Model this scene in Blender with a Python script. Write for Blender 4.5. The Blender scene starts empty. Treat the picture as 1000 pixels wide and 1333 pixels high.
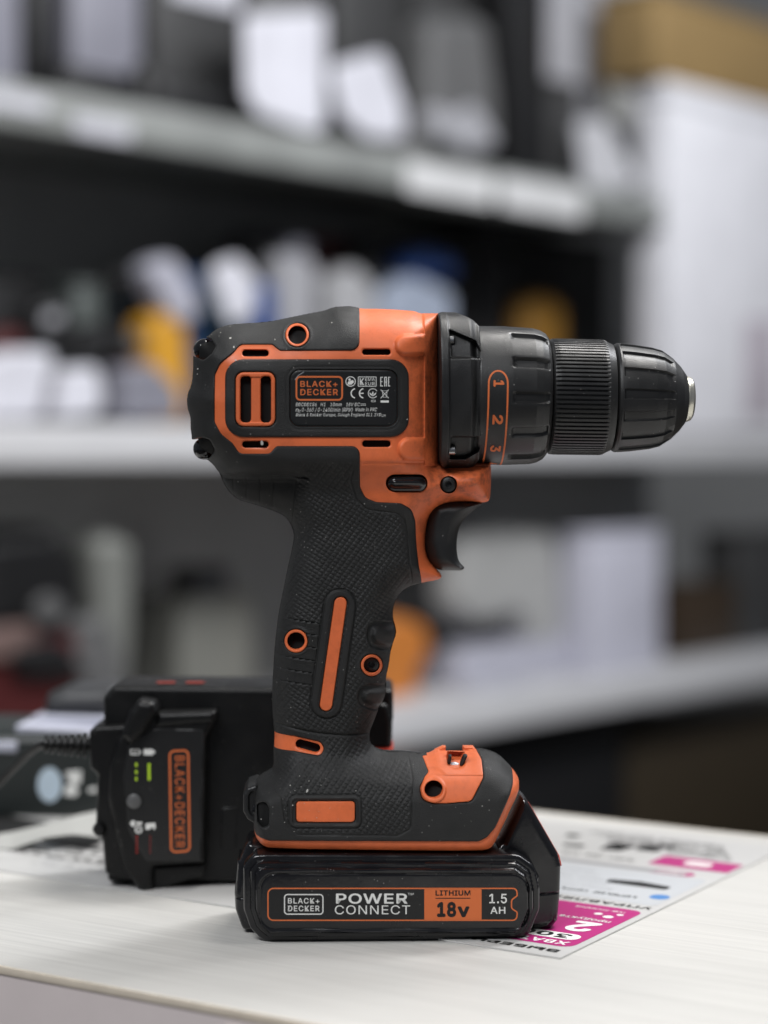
import bpy, math, random
import numpy as np
R = math.radians
random.seed(7)
rng = np.random.default_rng(7)
scn = bpy.context.scene
COL = scn.collection

# ------------------------------------------------------------------ camera
FPX, PX0, PY0 = 2700.0, 500.0, 666.5          # focal length and centre of the 1000x1333 picture
PITCH = R(1.61)
CAM = np.array([0.0, -0.860, 0.1964])
cd = bpy.data.cameras.new('camera')
cam = bpy.data.objects.new('camera', cd)
COL.objects.link(cam)
cam.location = CAM
cam.rotation_euler = (math.pi / 2 - PITCH, 0, 0)
cd.sensor_fit = 'VERTICAL'
cd.sensor_height = 36.0
cd.lens = 36.0 * FPX / 1333.0
cd.clip_start, cd.clip_end = 0.02, 60
cd.dof.use_dof = True
cd.dof.focus_distance = 0.845
cd.dof.aperture_fstop = 3.9
scn.camera = cam

# ------------------------------------------------------------------ light
w_ = bpy.data.worlds.new('World')
scn.world = w_
w_.use_nodes = True
w_.node_tree.nodes['Background'].inputs[0].default_value = (0.80, 0.86, 1.0, 1)
w_.node_tree.nodes['Background'].inputs[1].default_value = 0.17


def area(name, loc, target, sx, sy, power, col=(1, 1, 1)):
    l = bpy.data.lights.new(name, 'AREA')
    l.shape = 'RECTANGLE'
    l.size, l.size_y, l.energy, l.color = sx, sy, power, col
    o = bpy.data.objects.new(name, l)
    COL.objects.link(o)
    o.location = loc
    from mathutils import Vector
    d = Vector(target) - Vector(loc)
    o.rotation_euler = d.to_track_quat('-Z', 'Y').to_euler()
    return o


area('ceiling_lamp', (0.55, 0.35, 1.9), (0.0, 0.05, 0.0), 1.3, 0.35, 31, (1.0, 0.97, 0.93))
area('ceiling_lamp', (-0.75, -1.25, 1.75), (0.0, 0.0, 0.1), 1.3, 0.35, 38, (0.97, 0.98, 1.0))
area('ceiling_lamp', (1.5, 1.2, 2.1), (0.3, 2.7, 0.1), 2.2, 0.4, 88, (0.96, 0.97, 1.0))
scn.view_settings.view_transform = 'Standard'
scn.view_settings.look = 'None'
scn.view_settings.exposure = 0.0
scn.view_settings.gamma = 1.0
scn.cycles.use_denoising = True
scn.cycles.max_bounces = 8

# ------------------------------------------------------------------ materials


def mat(name, col, rough=0.5, spec=0.5, bump=0.0, bscale=400.0, var=0.0, vscale=40.0, dust=0.0, dscale=900.0,
        rvar=0.0, coat=0.0, emit=0.0, metal=0.0, stretch=None):
    m = bpy.data.materials.new(name)
    m.use_nodes = True
    nt = m.node_tree
    N, K = nt.nodes, nt.links
    b = N['Principled BSDF']
    b.inputs['Base Color'].default_value = (*col, 1)
    b.inputs['Roughness'].default_value = rough
    b.inputs['Specular IOR Level'].default_value = spec
    b.inputs['Metallic'].default_value = metal
    b.inputs['Coat Weight'].default_value = coat
    if emit:
        b.inputs['Emission Color'].default_value = (*col, 1)
        b.inputs['Emission Strength'].default_value = emit
    tc = N.new('ShaderNodeTexCoord')
    src = tc.outputs['Object']
    if stretch:
        mp = N.new('ShaderNodeMapping')
        mp.inputs['Scale'].default_value = stretch
        K.new(src, mp.inputs[0])
        src = mp.outputs[0]
    colsock = None
    if var > 0:
        n = N.new('ShaderNodeTexNoise')
        n.inputs['Scale'].default_value = vscale
        n.inputs['Detail'].default_value = 6
        n.inputs['Roughness'].default_value = 0.62
        K.new(src, n.inputs['Vector'])
        mr = N.new('ShaderNodeMapRange')
        mr.inputs[1].default_value, mr.inputs[2].default_value = 0.3, 0.7
        mr.inputs[3].default_value, mr.inputs[4].default_value = 1 - var, 1 + var * 0.6
        K.new(n.outputs[0], mr.inputs[0])
        mx = N.new('ShaderNodeMix')
        mx.data_type = 'RGBA'
        mx.blend_type = 'MULTIPLY'
        mx.inputs[0].default_value = 1
        mx.inputs[6].default_value = (*col, 1)
        K.new(mr.outputs[0], mx.inputs[7])
        colsock = mx.outputs[2]
    if dust > 0:
        v = N.new('ShaderNodeTexVoronoi')
        v.inputs['Scale'].default_value = dscale
        K.new(src, v.inputs['Vector'])
        n2 = N.new('ShaderNodeTexNoise')
        n2.inputs['Scale'].default_value = 60
        n2.inputs['Detail'].default_value = 3
        K.new(src, n2.inputs['Vector'])
        # speck where the distance to a cell centre is small and the cell's random value is high
        a1 = N.new('ShaderNodeMapRange')
        a1.inputs[1].default_value, a1.inputs[2].default_value = 0.10, 0.26
        a1.inputs[3].default_value, a1.inputs[4].default_value = 1, 0
        K.new(v.outputs['Distance'], a1.inputs[0])
        sp = N.new('ShaderNodeSeparateColor')
        K.new(v.outputs['Color'], sp.inputs[0])
        a2 = N.new('ShaderNodeMapRange')
        a2.inputs[1].default_value, a2.inputs[2].default_value = 0.90, 1.0
        K.new(sp.outputs[0], a2.inputs[0])
        a3 = N.new('ShaderNodeMapRange')
        a3.inputs[1].default_value, a3.inputs[2].default_value = 0.45, 0.65
        K.new(n2.outputs[0], a3.inputs[0])
        m1 = N.new('ShaderNodeMath')
        m1.operation = 'MULTIPLY'
        K.new(a1.outputs[0], m1.inputs[0])
        K.new(a2.outputs[0], m1.inputs[1])
        m2 = N.new('ShaderNodeMath')
        m2.operation = 'MULTIPLY'
        K.new(m1.outputs[0], m2.inputs[0])
        K.new(a3.outputs[0], m2.inputs[1])
        m3 = N.new('ShaderNodeMath')
        m3.operation = 'MULTIPLY'
        m3.inputs[1].default_value = dust
        K.new(m2.outputs[0], m3.inputs[0])
        md = N.new('ShaderNodeMix')
        md.data_type = 'RGBA'
        K.new(m3.outputs[0], md.inputs[0])
        if colsock:
            K.new(colsock, md.inputs[6])
        else:
            md.inputs[6].default_value = (*col, 1)
        md.inputs[7].default_value = (0.55, 0.53, 0.5, 1)
        colsock = md.outputs[2]
    if colsock:
        K.new(colsock, b.inputs['Base Color'])
    if rvar > 0:
        n3 = N.new('ShaderNodeTexNoise')
        n3.inputs['Scale'].default_value = 90
        n3.inputs['Detail'].default_value = 5
        K.new(src, n3.inputs['Vector'])
        r3 = N.new('ShaderNodeMapRange')
        r3.inputs[1].default_value, r3.inputs[2].default_value = 0.3, 0.7
        r3.inputs[3].default_value, r3.inputs[4].default_value = max(0.03, rough - rvar), rough + rvar
        K.new(n3.outputs[0], r3.inputs[0])
        K.new(r3.outputs[0], b.inputs['Roughness'])
    if bump > 0:
        n4 = N.new('ShaderNodeTexNoise')
        n4.inputs['Scale'].default_value = bscale
        n4.inputs['Detail'].default_value = 4
        K.new(src, n4.inputs['Vector'])
        bp = N.new('ShaderNodeBump')
        bp.inputs['Strength'].default_value = bump
        bp.inputs['Distance'].default_value = 0.0006
        K.new(n4.outputs[0], bp.inputs['Height'])
        K.new(bp.outputs[0], b.inputs['Normal'])
    return m


M = {}
M['rubber'] = mat('black_rubber', (0.012, 0.012, 0.0115), 0.60, 0.40, 0.45, 2600, 0.22, 60, 0.8, 700, 0.10)
M['orange'] = mat('orange_plastic', (0.70, 0.15, 0.048), 0.50, 0.38, 0.08, 1500, 0.10, 50, 0, 0, 0.10)
def grime():
    m = M['orange']
    nt = m.node_tree
    N, K = nt.nodes, nt.links
    b = N['Principled BSDF']
    prev = b.inputs['Base Color'].links[0].from_socket
    tc = [n for n in N if n.type == 'TEX_COORD'][0]
    sx = N.new('ShaderNodeSeparateXYZ')
    K.new(tc.outputs['Object'], sx.inputs[0])

    def rng_(sock, a, b2, c=0.0, d=1.0):
        r = N.new('ShaderNodeMapRange')
        r.inputs[1].default_value, r.inputs[2].default_value, r.inputs[3].default_value, r.inputs[4].default_value = a, b2, c, d
        K.new(sock, r.inputs[0])
        return r.outputs[0]

    def op(o, a, b2):
        r = N.new('ShaderNodeMath')
        r.operation = o
        for i, v in enumerate((a, b2)):
            if isinstance(v, float):
                r.inputs[i].default_value = v
            else:
                K.new(v, r.inputs[i])
        return r.outputs[0]
    n1 = N.new('ShaderNodeTexNoise')
    n1.inputs['Scale'].default_value = 130
    n1.inputs['Detail'].default_value = 7
    n1.inputs['Roughness'].default_value = 0.7
    K.new(tc.outputs['Object'], n1.inputs['Vector'])
    n2 = N.new('ShaderNodeTexNoise')
    n2.inputs['Scale'].default_value = 420
    n2.inputs['Detail'].default_value = 5
    K.new(tc.outputs['Object'], n2.inputs['Vector'])
    handled = op('MULTIPLY', rng_(sx.outputs['X'], 0.000, 0.022), rng_(sx.outputs['Z'], 0.150, 0.185))
    blot = op('MULTIPLY', rng_(n1.outputs[0], 0.44, 0.62), rng_(n2.outputs[0], 0.28, 0.58))
    f = op('MULTIPLY', blot, op('ADD', op('MULTIPLY', handled, 0.52), 0.14))
    mx = N.new('ShaderNodeMix')
    mx.data_type = 'RGBA'
    K.new(f, mx.inputs[0])
    K.new(prev, mx.inputs[6])
    mx.inputs[7].default_value = (0.055, 0.022, 0.015, 1)
    K.new(mx.outputs[2], b.inputs['Base Color'])


grime()
M['charger_black'] = mat('charger_black_plastic', (0.005, 0.005, 0.005), 0.40, 0.28, 0.15, 2200, 0.0, 1, 0.5, 800, 0.1)
M['matt_black'] = mat('matt_black_plastic', (0.0115, 0.0115, 0.0115), 0.44, 0.42, 0.25, 2200, 0.15, 70, 0.6, 800, 0.12)
M['chuck'] = mat('satin_black_plastic', (0.013, 0.013, 0.013), 0.41, 0.45, 0.12, 1800, 0.1, 70, 0.6, 800, 0.10)
M['gloss'] = mat('glossy_black_plastic', (0.006, 0.006, 0.007), 0.19, 0.5, 0.05, 500, 0.0, 40, 0.55, 800, 0.10)
M['dark'] = mat('dark_cavity_plastic', (0.004, 0.004, 0.004), 0.7, 0.2)
M['label_black'] = mat('label_film_black', (0.010, 0.010, 0.010), 0.38, 0.4, 0.0, 100, 0.0, 40, 0.4, 900)
M['print_orange'] = mat('print_orange', (0.62, 0.15, 0.045), 0.5, 0.3)
M['print_white'] = mat('print_white', (0.72, 0.72, 0.69), 0.5, 0.3)
M['print_black'] = mat('print_black', (0.012, 0.012, 0.012), 0.5, 0.3)
M['print_grey'] = mat('print_grey', (0.28, 0.28, 0.29), 0.5, 0.3)
M['print_green'] = mat('print_green', (0.42, 0.62, 0.03), 0.5, 0.3)
M['print_red'] = mat('print_red', (0.30, 0.025, 0.02), 0.5, 0.3)
M['print_magenta'] = mat('print_magenta', (0.40, 0.014, 0.16), 0.4, 0.4)
M['print_blue'] = mat('print_blue', (0.07, 0.20, 0.45), 0.5, 0.3)
M['print_pale'] = mat('print_pale', (0.47, 0.485, 0.50), 0.4, 0.4)
M['metal'] = mat('nose_metal', (0.62, 0.60, 0.52), 0.32, 0.5, 0.1, 900, 0.15, 200, metal=0.9)
M['steel'] = mat('screw_steel', (0.32, 0.32, 0.32), 0.3, 0.5, metal=1.0)
M['lens'] = mat('led_lens', (0.66, 0.66, 0.70), 0.12, 0.6, coat=0.5)
M['redbtn'] = mat('release_button_red', (0.55, 0.055, 0.03), 0.4, 0.4)
M['paper'] = mat('paper', (0.52, 0.52, 0.51), 0.45, 0.4, 0.0, 100, 0.03, 30)

# ------------------------------------------------------------------ projection helpers (to measure positions)


class Frame:
    """An upright working frame: u along, v up, w out of the face towards the viewer (all in mm)."""

    def __init__(self, loc, yaw):
        self.loc = np.array(loc, float)
        self.yaw = yaw
        self.c, self.s = math.cos(yaw), math.sin(yaw)

    def px(self, x, y, w=0.0):
        x = np.asarray(x, float)
        y = np.asarray(y, float)
        X = (x - PX0) / FPX
        Y = -(y - PY0) / FPX
        cp, sp = math.cos(PITCH), math.sin(PITCH)
        dx, dy, dz = X, cp + Y * sp, -sp + Y * cp
        ox, oy, oz = CAM - self.loc
        du, dq = dx * self.c + dy * self.s, -dx * self.s + dy * self.c
        ou, oq = ox * self.c + oy * self.s, -ox * self.s + oy * self.c
        t = (-np.asarray(w, float) / 1000.0 - oq) / dq
        return np.stack([(ou + du * t) * 1000, (oz + dz * t) * 1000], -1)


def table_xy(x, y):
    X, Y = (x - PX0) / FPX, -(y - PY0) / FPX
    cp, sp = math.cos(PITCH), math.sin(PITCH)
    dz = -sp + Y * cp
    t = -CAM[2] / dz
    return np.array([X * t, CAM[1] + (cp + Y * sp) * t])


# ------------------------------------------------------------------ object helpers
def tag(o, label=None, cat=None, group=None, kind=None):
    if label:
        o['label'] = label
    if cat:
        o['category'] = cat
    if group:
        o['group'] = group
    if kind:
        o['kind'] = kind
    return o


def empty(name, loc, yaw=0.0):
    o = bpy.data.objects.new(name, None)
    COL.objects.link(o)
    o.location = loc
    o.rotation_euler = (0, 0, yaw)
    o.empty_display_size = 0.02
    return o


def link_mesh(name, me, m, parent=None):
    o = bpy.data.objects.new(name, me)
    COL.objects.link(o)
    if m:
        me.materials.append(m)
    o.parent = parent
    return o


def mesh_np(name, V, Q, m, parent=None, angle=35, tris=None):
    """V in metres; Q = (n,4) quads; tris = (k,3)."""
    me = bpy.data.meshes.new(name)
    V = np.asarray(V, np.float32)
    Q = np.asarray(Q, np.int32).reshape(-1, 4)
    T = np.asarray(tris if tris is not None else [], np.int32).reshape(-1, 3)
    me.vertices.add(len(V))
    me.vertices.foreach_set('co', V.ravel())
    loops = np.concatenate([Q.ravel(), T.ravel()])
    me.loops.add(len(loops))
    me.loops.foreach_set('vertex_index', loops)
    nq, ntr = len(Q), len(T)
    me.polygons.add(nq + ntr)
    start = np.concatenate([np.arange(nq) * 4, nq * 4 + np.arange(ntr) * 3]).astype(np.int32)
    me.polygons.foreach_set('loop_start', start)
    me.update(calc_edges=True)
    me.validate()
    me.shade_smooth()
    if angle is not None:
        me.set_sharp_from_angle(angle=R(angle))
    return link_mesh(name, me, m, parent)


def mesh_py(name, V, F, m, parent=None, angle=35):
    me = bpy.data.meshes.new(name)
    me.from_pydata([tuple(v) for v in V], [], F)
    me.update()
    if angle is not None:
        me.shade_smooth()
        me.set_sharp_from_angle(angle=R(angle))
    return link_mesh(name, me, m, parent)


def uvw(P, w):
    """(u,v),w in mm -> object coordinates in m."""
    P = np.asarray(P)
    return np.stack([P[:, 0], -np.asarray(w) * np.ones(len(P)), P[:, 1]], -1) / 1000.0


# ------------------------------------------------------------------ 2D outlines and distances
def fillet(pts, n=7):
    out = []
    k = len(pts)
    for i in range(k):
        p = pts[i]
        if len(p) < 3 or p[2] <= 0:
            out.append((p[0], p[1]))
            continue
        a, b, c = np.array(pts[i - 1][:2], float), np.array(p[:2], float), np.array(pts[(i + 1) % k][:2], float)
        d1, d2 = a - b, c - b
        l1, l2 = np.linalg.norm(d1), np.linalg.norm(d2)
        d1, d2 = d1 / l1, d2 / l2
        ang = math.acos(max(-1, min(1, float(d1 @ d2))))
        if ang < 0.05 or ang > math.pi - 0.05:
            out.append((p[0], p[1]))
            continue
        tl = min(p[2] / math.tan(ang / 2), l1 * 0.49, l2 * 0.49)
        r = tl * math.tan(ang / 2)
        cen = b + (d1 + d2) / np.linalg.norm(d1 + d2) * (r / math.sin(ang / 2))
        s, e = b + d1 * tl - cen, b + d2 * tl - cen
        a0, a1 = math.atan2(s[1], s[0]), math.atan2(e[1], e[0])
        da = (a1 - a0 + math.pi) % (2 * math.pi) - math.pi
        for j in range(n + 1):
            t = a0 + da * j / n
            out.append((cen[0] + r * math.cos(t), cen[1] + r * math.sin(t)))
    return np.array(out, float)


def rrect(x0, y0, x1, y1, r, n=7):
    return fillet([(x0, y0, r), (x1, y0, r), (x1, y1, r), (x0, y1, r)], n)


def circle(cx, cy, r, n=40):
    t = np.linspace(0, 2 * math.pi, n, endpoint=False)
    return np.stack([cx + r * np.cos(t), cy + r * np.sin(t)], -1)


def capsule(ax, ay, bx, by, r, n=14):
    d = math.atan2(by - ay, bx - ax)
    t1 = np.linspace(d - math.pi / 2, d + math.pi / 2, n)
    t2 = np.linspace(d + math.pi / 2, d + 1.5 * math.pi, n)
    return np.concatenate([np.stack([bx + r * np.cos(t1), by + r * np.sin(t1)], -1),
                           np.stack([ax + r * np.cos(t2), ay + r * np.sin(t2)], -1)])


def chaikin(p, k=2):
    p = np.asarray(p, float)
    for _ in range(k):
        q = np.roll(p, -1, 0)
        p = np.stack([0.75 * p + 0.25 * q, 0.25 * p + 0.75 * q], 1).reshape(-1, p.shape[1])
    return p


def sdf(P, poly):
    """signed distance, positive inside."""
    x, y = P[:, 0], P[:, 1]
    best = np.full(len(P), 1e18)
    ins = np.zeros(len(P), bool)
    A, B = poly, np.roll(poly, -1, 0)
    for (ax, ay), (bx, by) in zip(A, B):
        ex, ey = bx - ax, by - ay
        l = ex * ex + ey * ey
        if l < 1e-12:
            continue
        wx, wy = x - ax, y - ay
        t = np.clip((wx * ex + wy * ey) / l, 0, 1)
        dx, dy = wx - t * ex, wy - t * ey
        np.minimum(best, dx * dx + dy * dy, out=best)
        if ay != by:
            c = ((ay > y) != (by > y))
            xi = ax + (y - ay) * (ex / ey)
            ins ^= c & (x < xi)
    d = np.sqrt(best)
    return np.where(ins, d, -d)


def seg_dist(P, pts):
    """distance to an open polyline."""
    best = np.full(len(P), 1e18)
    for (ax, ay), (bx, by) in zip(pts[:-1], pts[1:]):
        ex, ey = bx - ax, by - ay
        l = ex * ex + ey * ey
        wx, wy = P[:, 0] - ax, P[:, 1] - ay
        t = np.clip((wx * ex + wy * ey) / l, 0, 1)
        np.minimum(best, (wx - t * ex) ** 2 + (wy - t * ey) ** 2, out=best)
    return np.sqrt(best)


def sstep(a, b, x):
    t = np.clip((x - a) / (b - a), 0, 1)
    return t * t * (3 - 2 * t)


def patch(name, parent, m, fn, zf, bb, h=0.35, edge=0.6, skirt=2.0, floor=None, mirror=False, angle=38, cap=False):
    """A relief plate: the region fn(P)>0, raised to zf(P,d), with a rounded rim and side walls."""
    x0, y0, x1, y1 = bb
    nx, ny = max(3, int((x1 - x0) / h) + 2), max(3, int((y1 - y0) / h) + 2)
    gx, gy = np.meshgrid(np.linspace(x0, x1, nx), np.linspace(y0, y1, ny))
    hh = max((x1 - x0) / (nx - 1), (y1 - y0) / (ny - 1))
    P = np.stack([gx.ravel(), gy.ravel()], -1)
    d = fn(P)
    idx = np.arange(nx * ny).reshape(ny, nx)
    q = np.stack([idx[:-1, :-1], idx[:-1, 1:], idx[1:, 1:], idx[1:, :-1]], -1).reshape(-1, 4)
    q = q[d[q].mean(1) > 0]
    used = np.unique(q)
    remap = np.full(nx * ny, -1)
    remap[used] = np.arange(len(used))
    P, q = P[used].copy(), remap[q]
    e = np.stack([q, np.roll(q, -1, 1)], -1).reshape(-1, 2)
    key = np.sort(e, 1)
    key = key[:, 0].astype(np.int64) * len(P) + key[:, 1]
    _, inv, cnt = np.unique(key, return_inverse=True, return_counts=True)
    be = e[cnt[inv] == 1]
    bv = np.unique(be)
    Q = P[bv].copy()
    for _ in range(3):                                   # pull the rim onto the true outline
        dd = fn(Q)
        ep = 0.02
        gxx = (fn(Q + [ep, 0]) - fn(Q - [ep, 0])) / (2 * ep)
        gyy = (fn(Q + [0, ep]) - fn(Q - [0, ep])) / (2 * ep)
        g = np.maximum(np.hypot(gxx, gyy), 0.5)
        st = np.clip(dd, -hh, hh) / g
        Q -= np.stack([gxx / g * st, gyy / g * st], -1)
    P[bv] = Q
    d = fn(P)
    d[bv] = 0
    z = zf(P, np.maximum(d, 0))
    if edge > 0:
        t = np.clip(1 - np.maximum(d, 0) / edge, 0, 1)
        z = z - edge * (1 - np.sqrt(np.maximum(0, 1 - t * t)))
    zb = z[bv] - skirt if floor is None else np.full(len(bv), float(floor))
    m2 = np.full(len(P), -1)
    m2[bv] = len(P) + np.arange(len(bv))
    V = uvw(np.concatenate([P, P[bv]]), np.concatenate([z, zb]))
    a, b = be[:, 0], be[:, 1]
    F = np.concatenate([q, np.stack([a, m2[a], m2[b], b], -1)])
    if cap:
        F = np.concatenate([F, np.where(m2[q] >= 0, m2[q], q)[:0]])
    if mirror:
        n = len(V)
        V2 = V.copy()
        V2[:, 1] *= -1
        V = np.concatenate([V, V2])
        F = np.concatenate([F, F[:, ::-1] + n])
    return mesh_np(name, V, F, m, parent, angle)


def bbox(poly, pad=0.5):
    return (poly[:, 0].min() - pad, poly[:, 1].min() - pad, poly[:, 0].max() + pad, poly[:, 1].max() + pad)


# ------------------------------------------------------------------ print (lettering and flat marks)
_tc = {}
_font = None
try:                                            # Blender's own bundled sans; the built-in font serves if it is absent
    import os
    _font = bpy.data.fonts.load(os.path.join(bpy.utils.system_resource('DATAFILES'), 'fonts', 'Inter.woff2'))
except Exception:
    _font = None


def glyphs(s, bold=0.0):
    k = (s, bold)
    if k not in _tc:
        c = bpy.data.curves.new('text', 'FONT')
        c.body, c.size, c.resolution_u = s, 1.0, 4
        c.space_character = 1.14 if s.startswith('BLACK') or s == 'DECKER' else 1.06
        if _font:
            c.font = _font
        o = bpy.data.objects.new('text', c)
        me = bpy.data.meshes.new_from_object(o)
        V = np.array([(v.co.x, v.co.y) for v in me.vertices]) if len(me.vertices) else np.zeros((0, 2))
        F = [tuple(p.vertices) for p in me.polygons]
        bpy.data.objects.remove(o)
        bpy.data.curves.remove(c)
        bpy.data.meshes.remove(me)
        V = np.concatenate([V, np.zeros((len(V), 1))], 1)
        if bold > 0:                            # heavier strokes: shifted copies, each a hair above the last
            sh = [(bold, 0), (-bold, 0), (0, bold), (0, -bold), (bold * .7, bold * .7), (-bold * .7, bold * .7), (bold * .7, -bold * .7), (-bold * .7, -bold * .7)]
            n0, V0, F0 = len(V), V, list(F)
            V = np.concatenate([V0] + [V0 + [dx, dy, 0.004 * (i + 1)] for i, (dx, dy) in enumerate(sh)])
            F = [tuple(v + n0 * i for v in f) for i in range(len(sh) + 1) for f in F0]
        lo, hi = V.min(0), V.max(0)
        V[:, :2] = (V[:, :2] - lo[:2]) / (hi[:2] - lo[:2])
        _tc[k] = (V, F)
    return _tc[k]


class Print:
    """Flat marks in one colour, collected as 2D shapes and laid on a surface."""

    def __init__(self):
        self.V, self.F, self.n = [], [], 0

    def add(self, V, F):
        V = np.asarray(V, float)
        if V.shape[1] == 2:
            V = np.concatenate([V, np.zeros((len(V), 1))], 1)
        self.V.append(V)
        self.F += [tuple(i + self.n for i in f) for f in F]
        self.n += len(V)

    def text(self, s, x0, y0, x1, y1, bold=0.0, shear=0.0, rot=0):
        V, F = glyphs(s, bold)
        a, b = V[:, 0], V[:, 1]
        if rot == -90:                     # top of the letters to the right
            X, Y = x0 + b * (x1 - x0), y0 + a * (y1 - y0)
        elif rot == 180:
            X, Y = x1 - a * (x1 - x0), y0 + b * (y1 - y0)
        else:
            X, Y = x0 + a * (x1 - x0) + shear * b * (y1 - y0), y1 - b * (y1 - y0)
        self.add(np.stack([X, Y, V[:, 2]], -1), F)

    def fill(self, poly):
        self.add(poly, [tuple(range(len(poly)))])

    def rect(self, x0, y0, x1, y1, n=1):
        self.fill(np.array([(x0, y0), (x1, y0), (x1, y1), (x0, y1)], float))

    def stroke(self, poly, wd, closed=True):
        p = np.asarray(poly, float)
        if closed:
            t = np.roll(p, -1, 0) - np.roll(p, 1, 0)
        else:
            t = np.gradient(p, axis=0)
        t /= np.maximum(np.linalg.norm(t, axis=1, keepdims=True), 1e-9)
        nrm = np.stack([-t[:, 1], t[:, 0]], -1) * wd / 2
        V = np.concatenate([p + nrm, p - nrm])
        k = len(p)
        self.add(V, [(i, (i + 1) % k, k + (i + 1) % k, k + i) for i in range(k if closed else k - 1)])

    def build(self, name, m, parent, place):
        V = place(np.concatenate(self.V))
        return mesh_py(name, V, self.F, m, parent, None)


# ================================================================== THE DRILL
DF = Frame((0, 0, 0), R(2.0))
drill = empty('cordless_drill', (0, 0, 0), DF.yaw)
tag(drill, 'black and orange cordless drill standing upright on its battery on the pale tabletop', 'drill')


def dpx(pts, w=None):
    p = np.asarray(pts, float)
    return DF.px(p[:, 0], p[:, 1], 0.0 if w is None else w)


# silhouette of housing, grip and foot (x, y, depth at which that edge lies)
SIL = [(270, 438, 3), (278, 430, 3), (288, 425, 3), (304, 421, 4), (328, 420, 4), (352, 418, 4), (376, 413, 4), (400, 408, 4),
       (422, 404, 4), (435, 399, 4), (447, 398, 4), (460, 398, 4), (468, 401, 4), (500, 401, 4), (530, 403, 4), (541, 404, 4), (547, 407, 4), (556, 407, 4),
       (572, 407, 4), (572, 407, 4), (572, 500, 4), (572, 603, 4), (572, 603, 4), (606, 601, 10), (640, 601, 10), (642, 604, 10), (642, 630, 10),
       (641, 650, 10), (637, 655, 10), (622, 656, 10), (600, 656, 10), (585, 658, 10), (570, 665, 10), (561, 675, 10), (557, 692, 10), (556, 715, 10),
       (560, 731, 10), (570, 741, 9), (577, 748, 9), (577, 754, 9), (570, 757, 8), (550, 760, 6), (537, 763, 5), (528, 767, 5),
       (517, 778, 5), (512, 793, 5), (512, 806, 5), (515, 815, 5), (516.5, 825, 5), (512, 838, 5), (509, 848, 5), (507, 865, 5), (503, 882, 5),
       (503, 892, 5), (503, 901, 5), (500, 912, 5), (495, 920, 5), (488, 938, 4), (482, 952, 3), (481, 962, 2), (485, 972, 0), (499, 977, 0), (525, 977, 0),
       (551, 980, 0), (556, 980, 0), (568, 976, 0), (577, 977, 0), (600, 977, 0), (606, 977, 0), (620, 974, 0), (635, 976, 0), (650, 983, 2), (662, 995, 5), (676, 1011, 8),
       (679, 1021, 12), (679, 1034, 16), (665, 1066, 22), (651, 1097, 24), (642, 1110, 24), (624, 1114, 25), (490, 1113, 25), (352, 1111, 25), (338, 1104, 22),
       (331, 1093, 19), (329, 1083, 16), (329, 1070, 14), (329, 1040, 10), (330, 1022, 8), (338, 1013, 6), (349, 1006, 4), (356, 1000, 4), (356, 986, 4),
       (356, 970, 4), (357, 955, 4), (355, 939, 4), (354, 911, 4), (355, 882, 4), (357, 850, 4), (359, 828, 4), (362, 803, 4), (367, 777, 4), (374, 742, 4),
       (380, 716, 4), (383, 699, 4), (381, 688, 4), (374, 675, 4), (364, 668, 3), (342, 660, 3), (326, 655, 3), (310, 651, 3), (298, 640, 3), (291, 629, 3),
       (286, 616, 3), (282, 611, 3), (277, 604, 3), (268, 597, 3), (258, 594, 3), (252, 588, 3), (250, 574, 3), (248, 558, 3), (248, 548, 3), (247, 540, 3),
       (244, 532, 3), (243, 522, 3), (244, 512, 3), (249, 501, 3), (251, 485, 3), (251, 470, 3), (251, 452, 3), (256, 442, 3), (263, 438, 3)]
_s = np.array(SIL, float)
_s = chaikin(_s, 1)
SILP = DF.px(_s[:, 0], _s[:, 1], _s[:, 2])


def vy(y, w=20):            # height in mm of a picture row at a depth
    return float(DF.px(500, y, w)[1])


def ux(x, w=20):
    return float(DF.px(x, 600, w)[0])


# half thickness H and rim radius W of the body against height
_HV = [(395, 29, 24), (600, 29, 24), (618, 24.5, 18), (640, 20.5, 14), (690, 18.5, 14), (920, 18.5, 14), (960, 17.5, 13), (985, 19, 13), (1012, 25, 12),
       (1040, 29, 7.5), (1070, 30, 5), (1130, 30.4, 3.5)]
_hv = np.array([(vy(a, min(b, 25)), b, c) for a, b, c in _HV])[::-1]
G0, GS = np.array([-95.0, -5.0]), 0.4
GN = (int(175 / GS), int(300 / GS))
_gx, _gy = np.meshgrid(G0[0] + np.arange(GN[0]) * GS, G0[1] + np.arange(GN[1]) * GS)
_GP = np.stack([_gx.ravel(), _gy.ravel()], -1)
_GD = sdf(_GP, SILP)
_H = np.interp(_GP[:, 1], _hv[:, 0], _hv[:, 1])
_W = np.interp(_GP[:, 1], _hv[:, 0], _hv[:, 2])
# the web under the rear of the motor is thinner
_web = sstep(vy(613, 15), vy(621, 15), _GP[:, 1] * 0 + _GP[:, 1])
_webm = (1 - sstep(vy(622, 12), vy(614, 12), _GP[:, 1])) * (1 - sstep(ux(372), ux(412), _GP[:, 0])) * sstep(vy(735), vy(690), _GP[:, 1])
_H = _H * (1 - _webm) + 15.0 * _webm
_t = np.clip(_GD / _W, 0, 1)
_S = (_H * np.sqrt(np.maximum(0, 1 - (1 - _t) ** 2))).reshape(GN[1], GN[0])


def gblur(a, sig):
    n = int(sig * 3) + 1
    k = np.exp(-0.5 * (np.arange(-n, n + 1) / sig) ** 2)
    k /= k.sum()
    a = np.apply_along_axis(lambda r: np.convolve(np.pad(r, n, 'edge'), k, 'valid'), 1, a)
    return np.apply_along_axis(lambda r: np.convolve(np.pad(r, n, 'edge'), k, 'valid'), 0, a)


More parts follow.
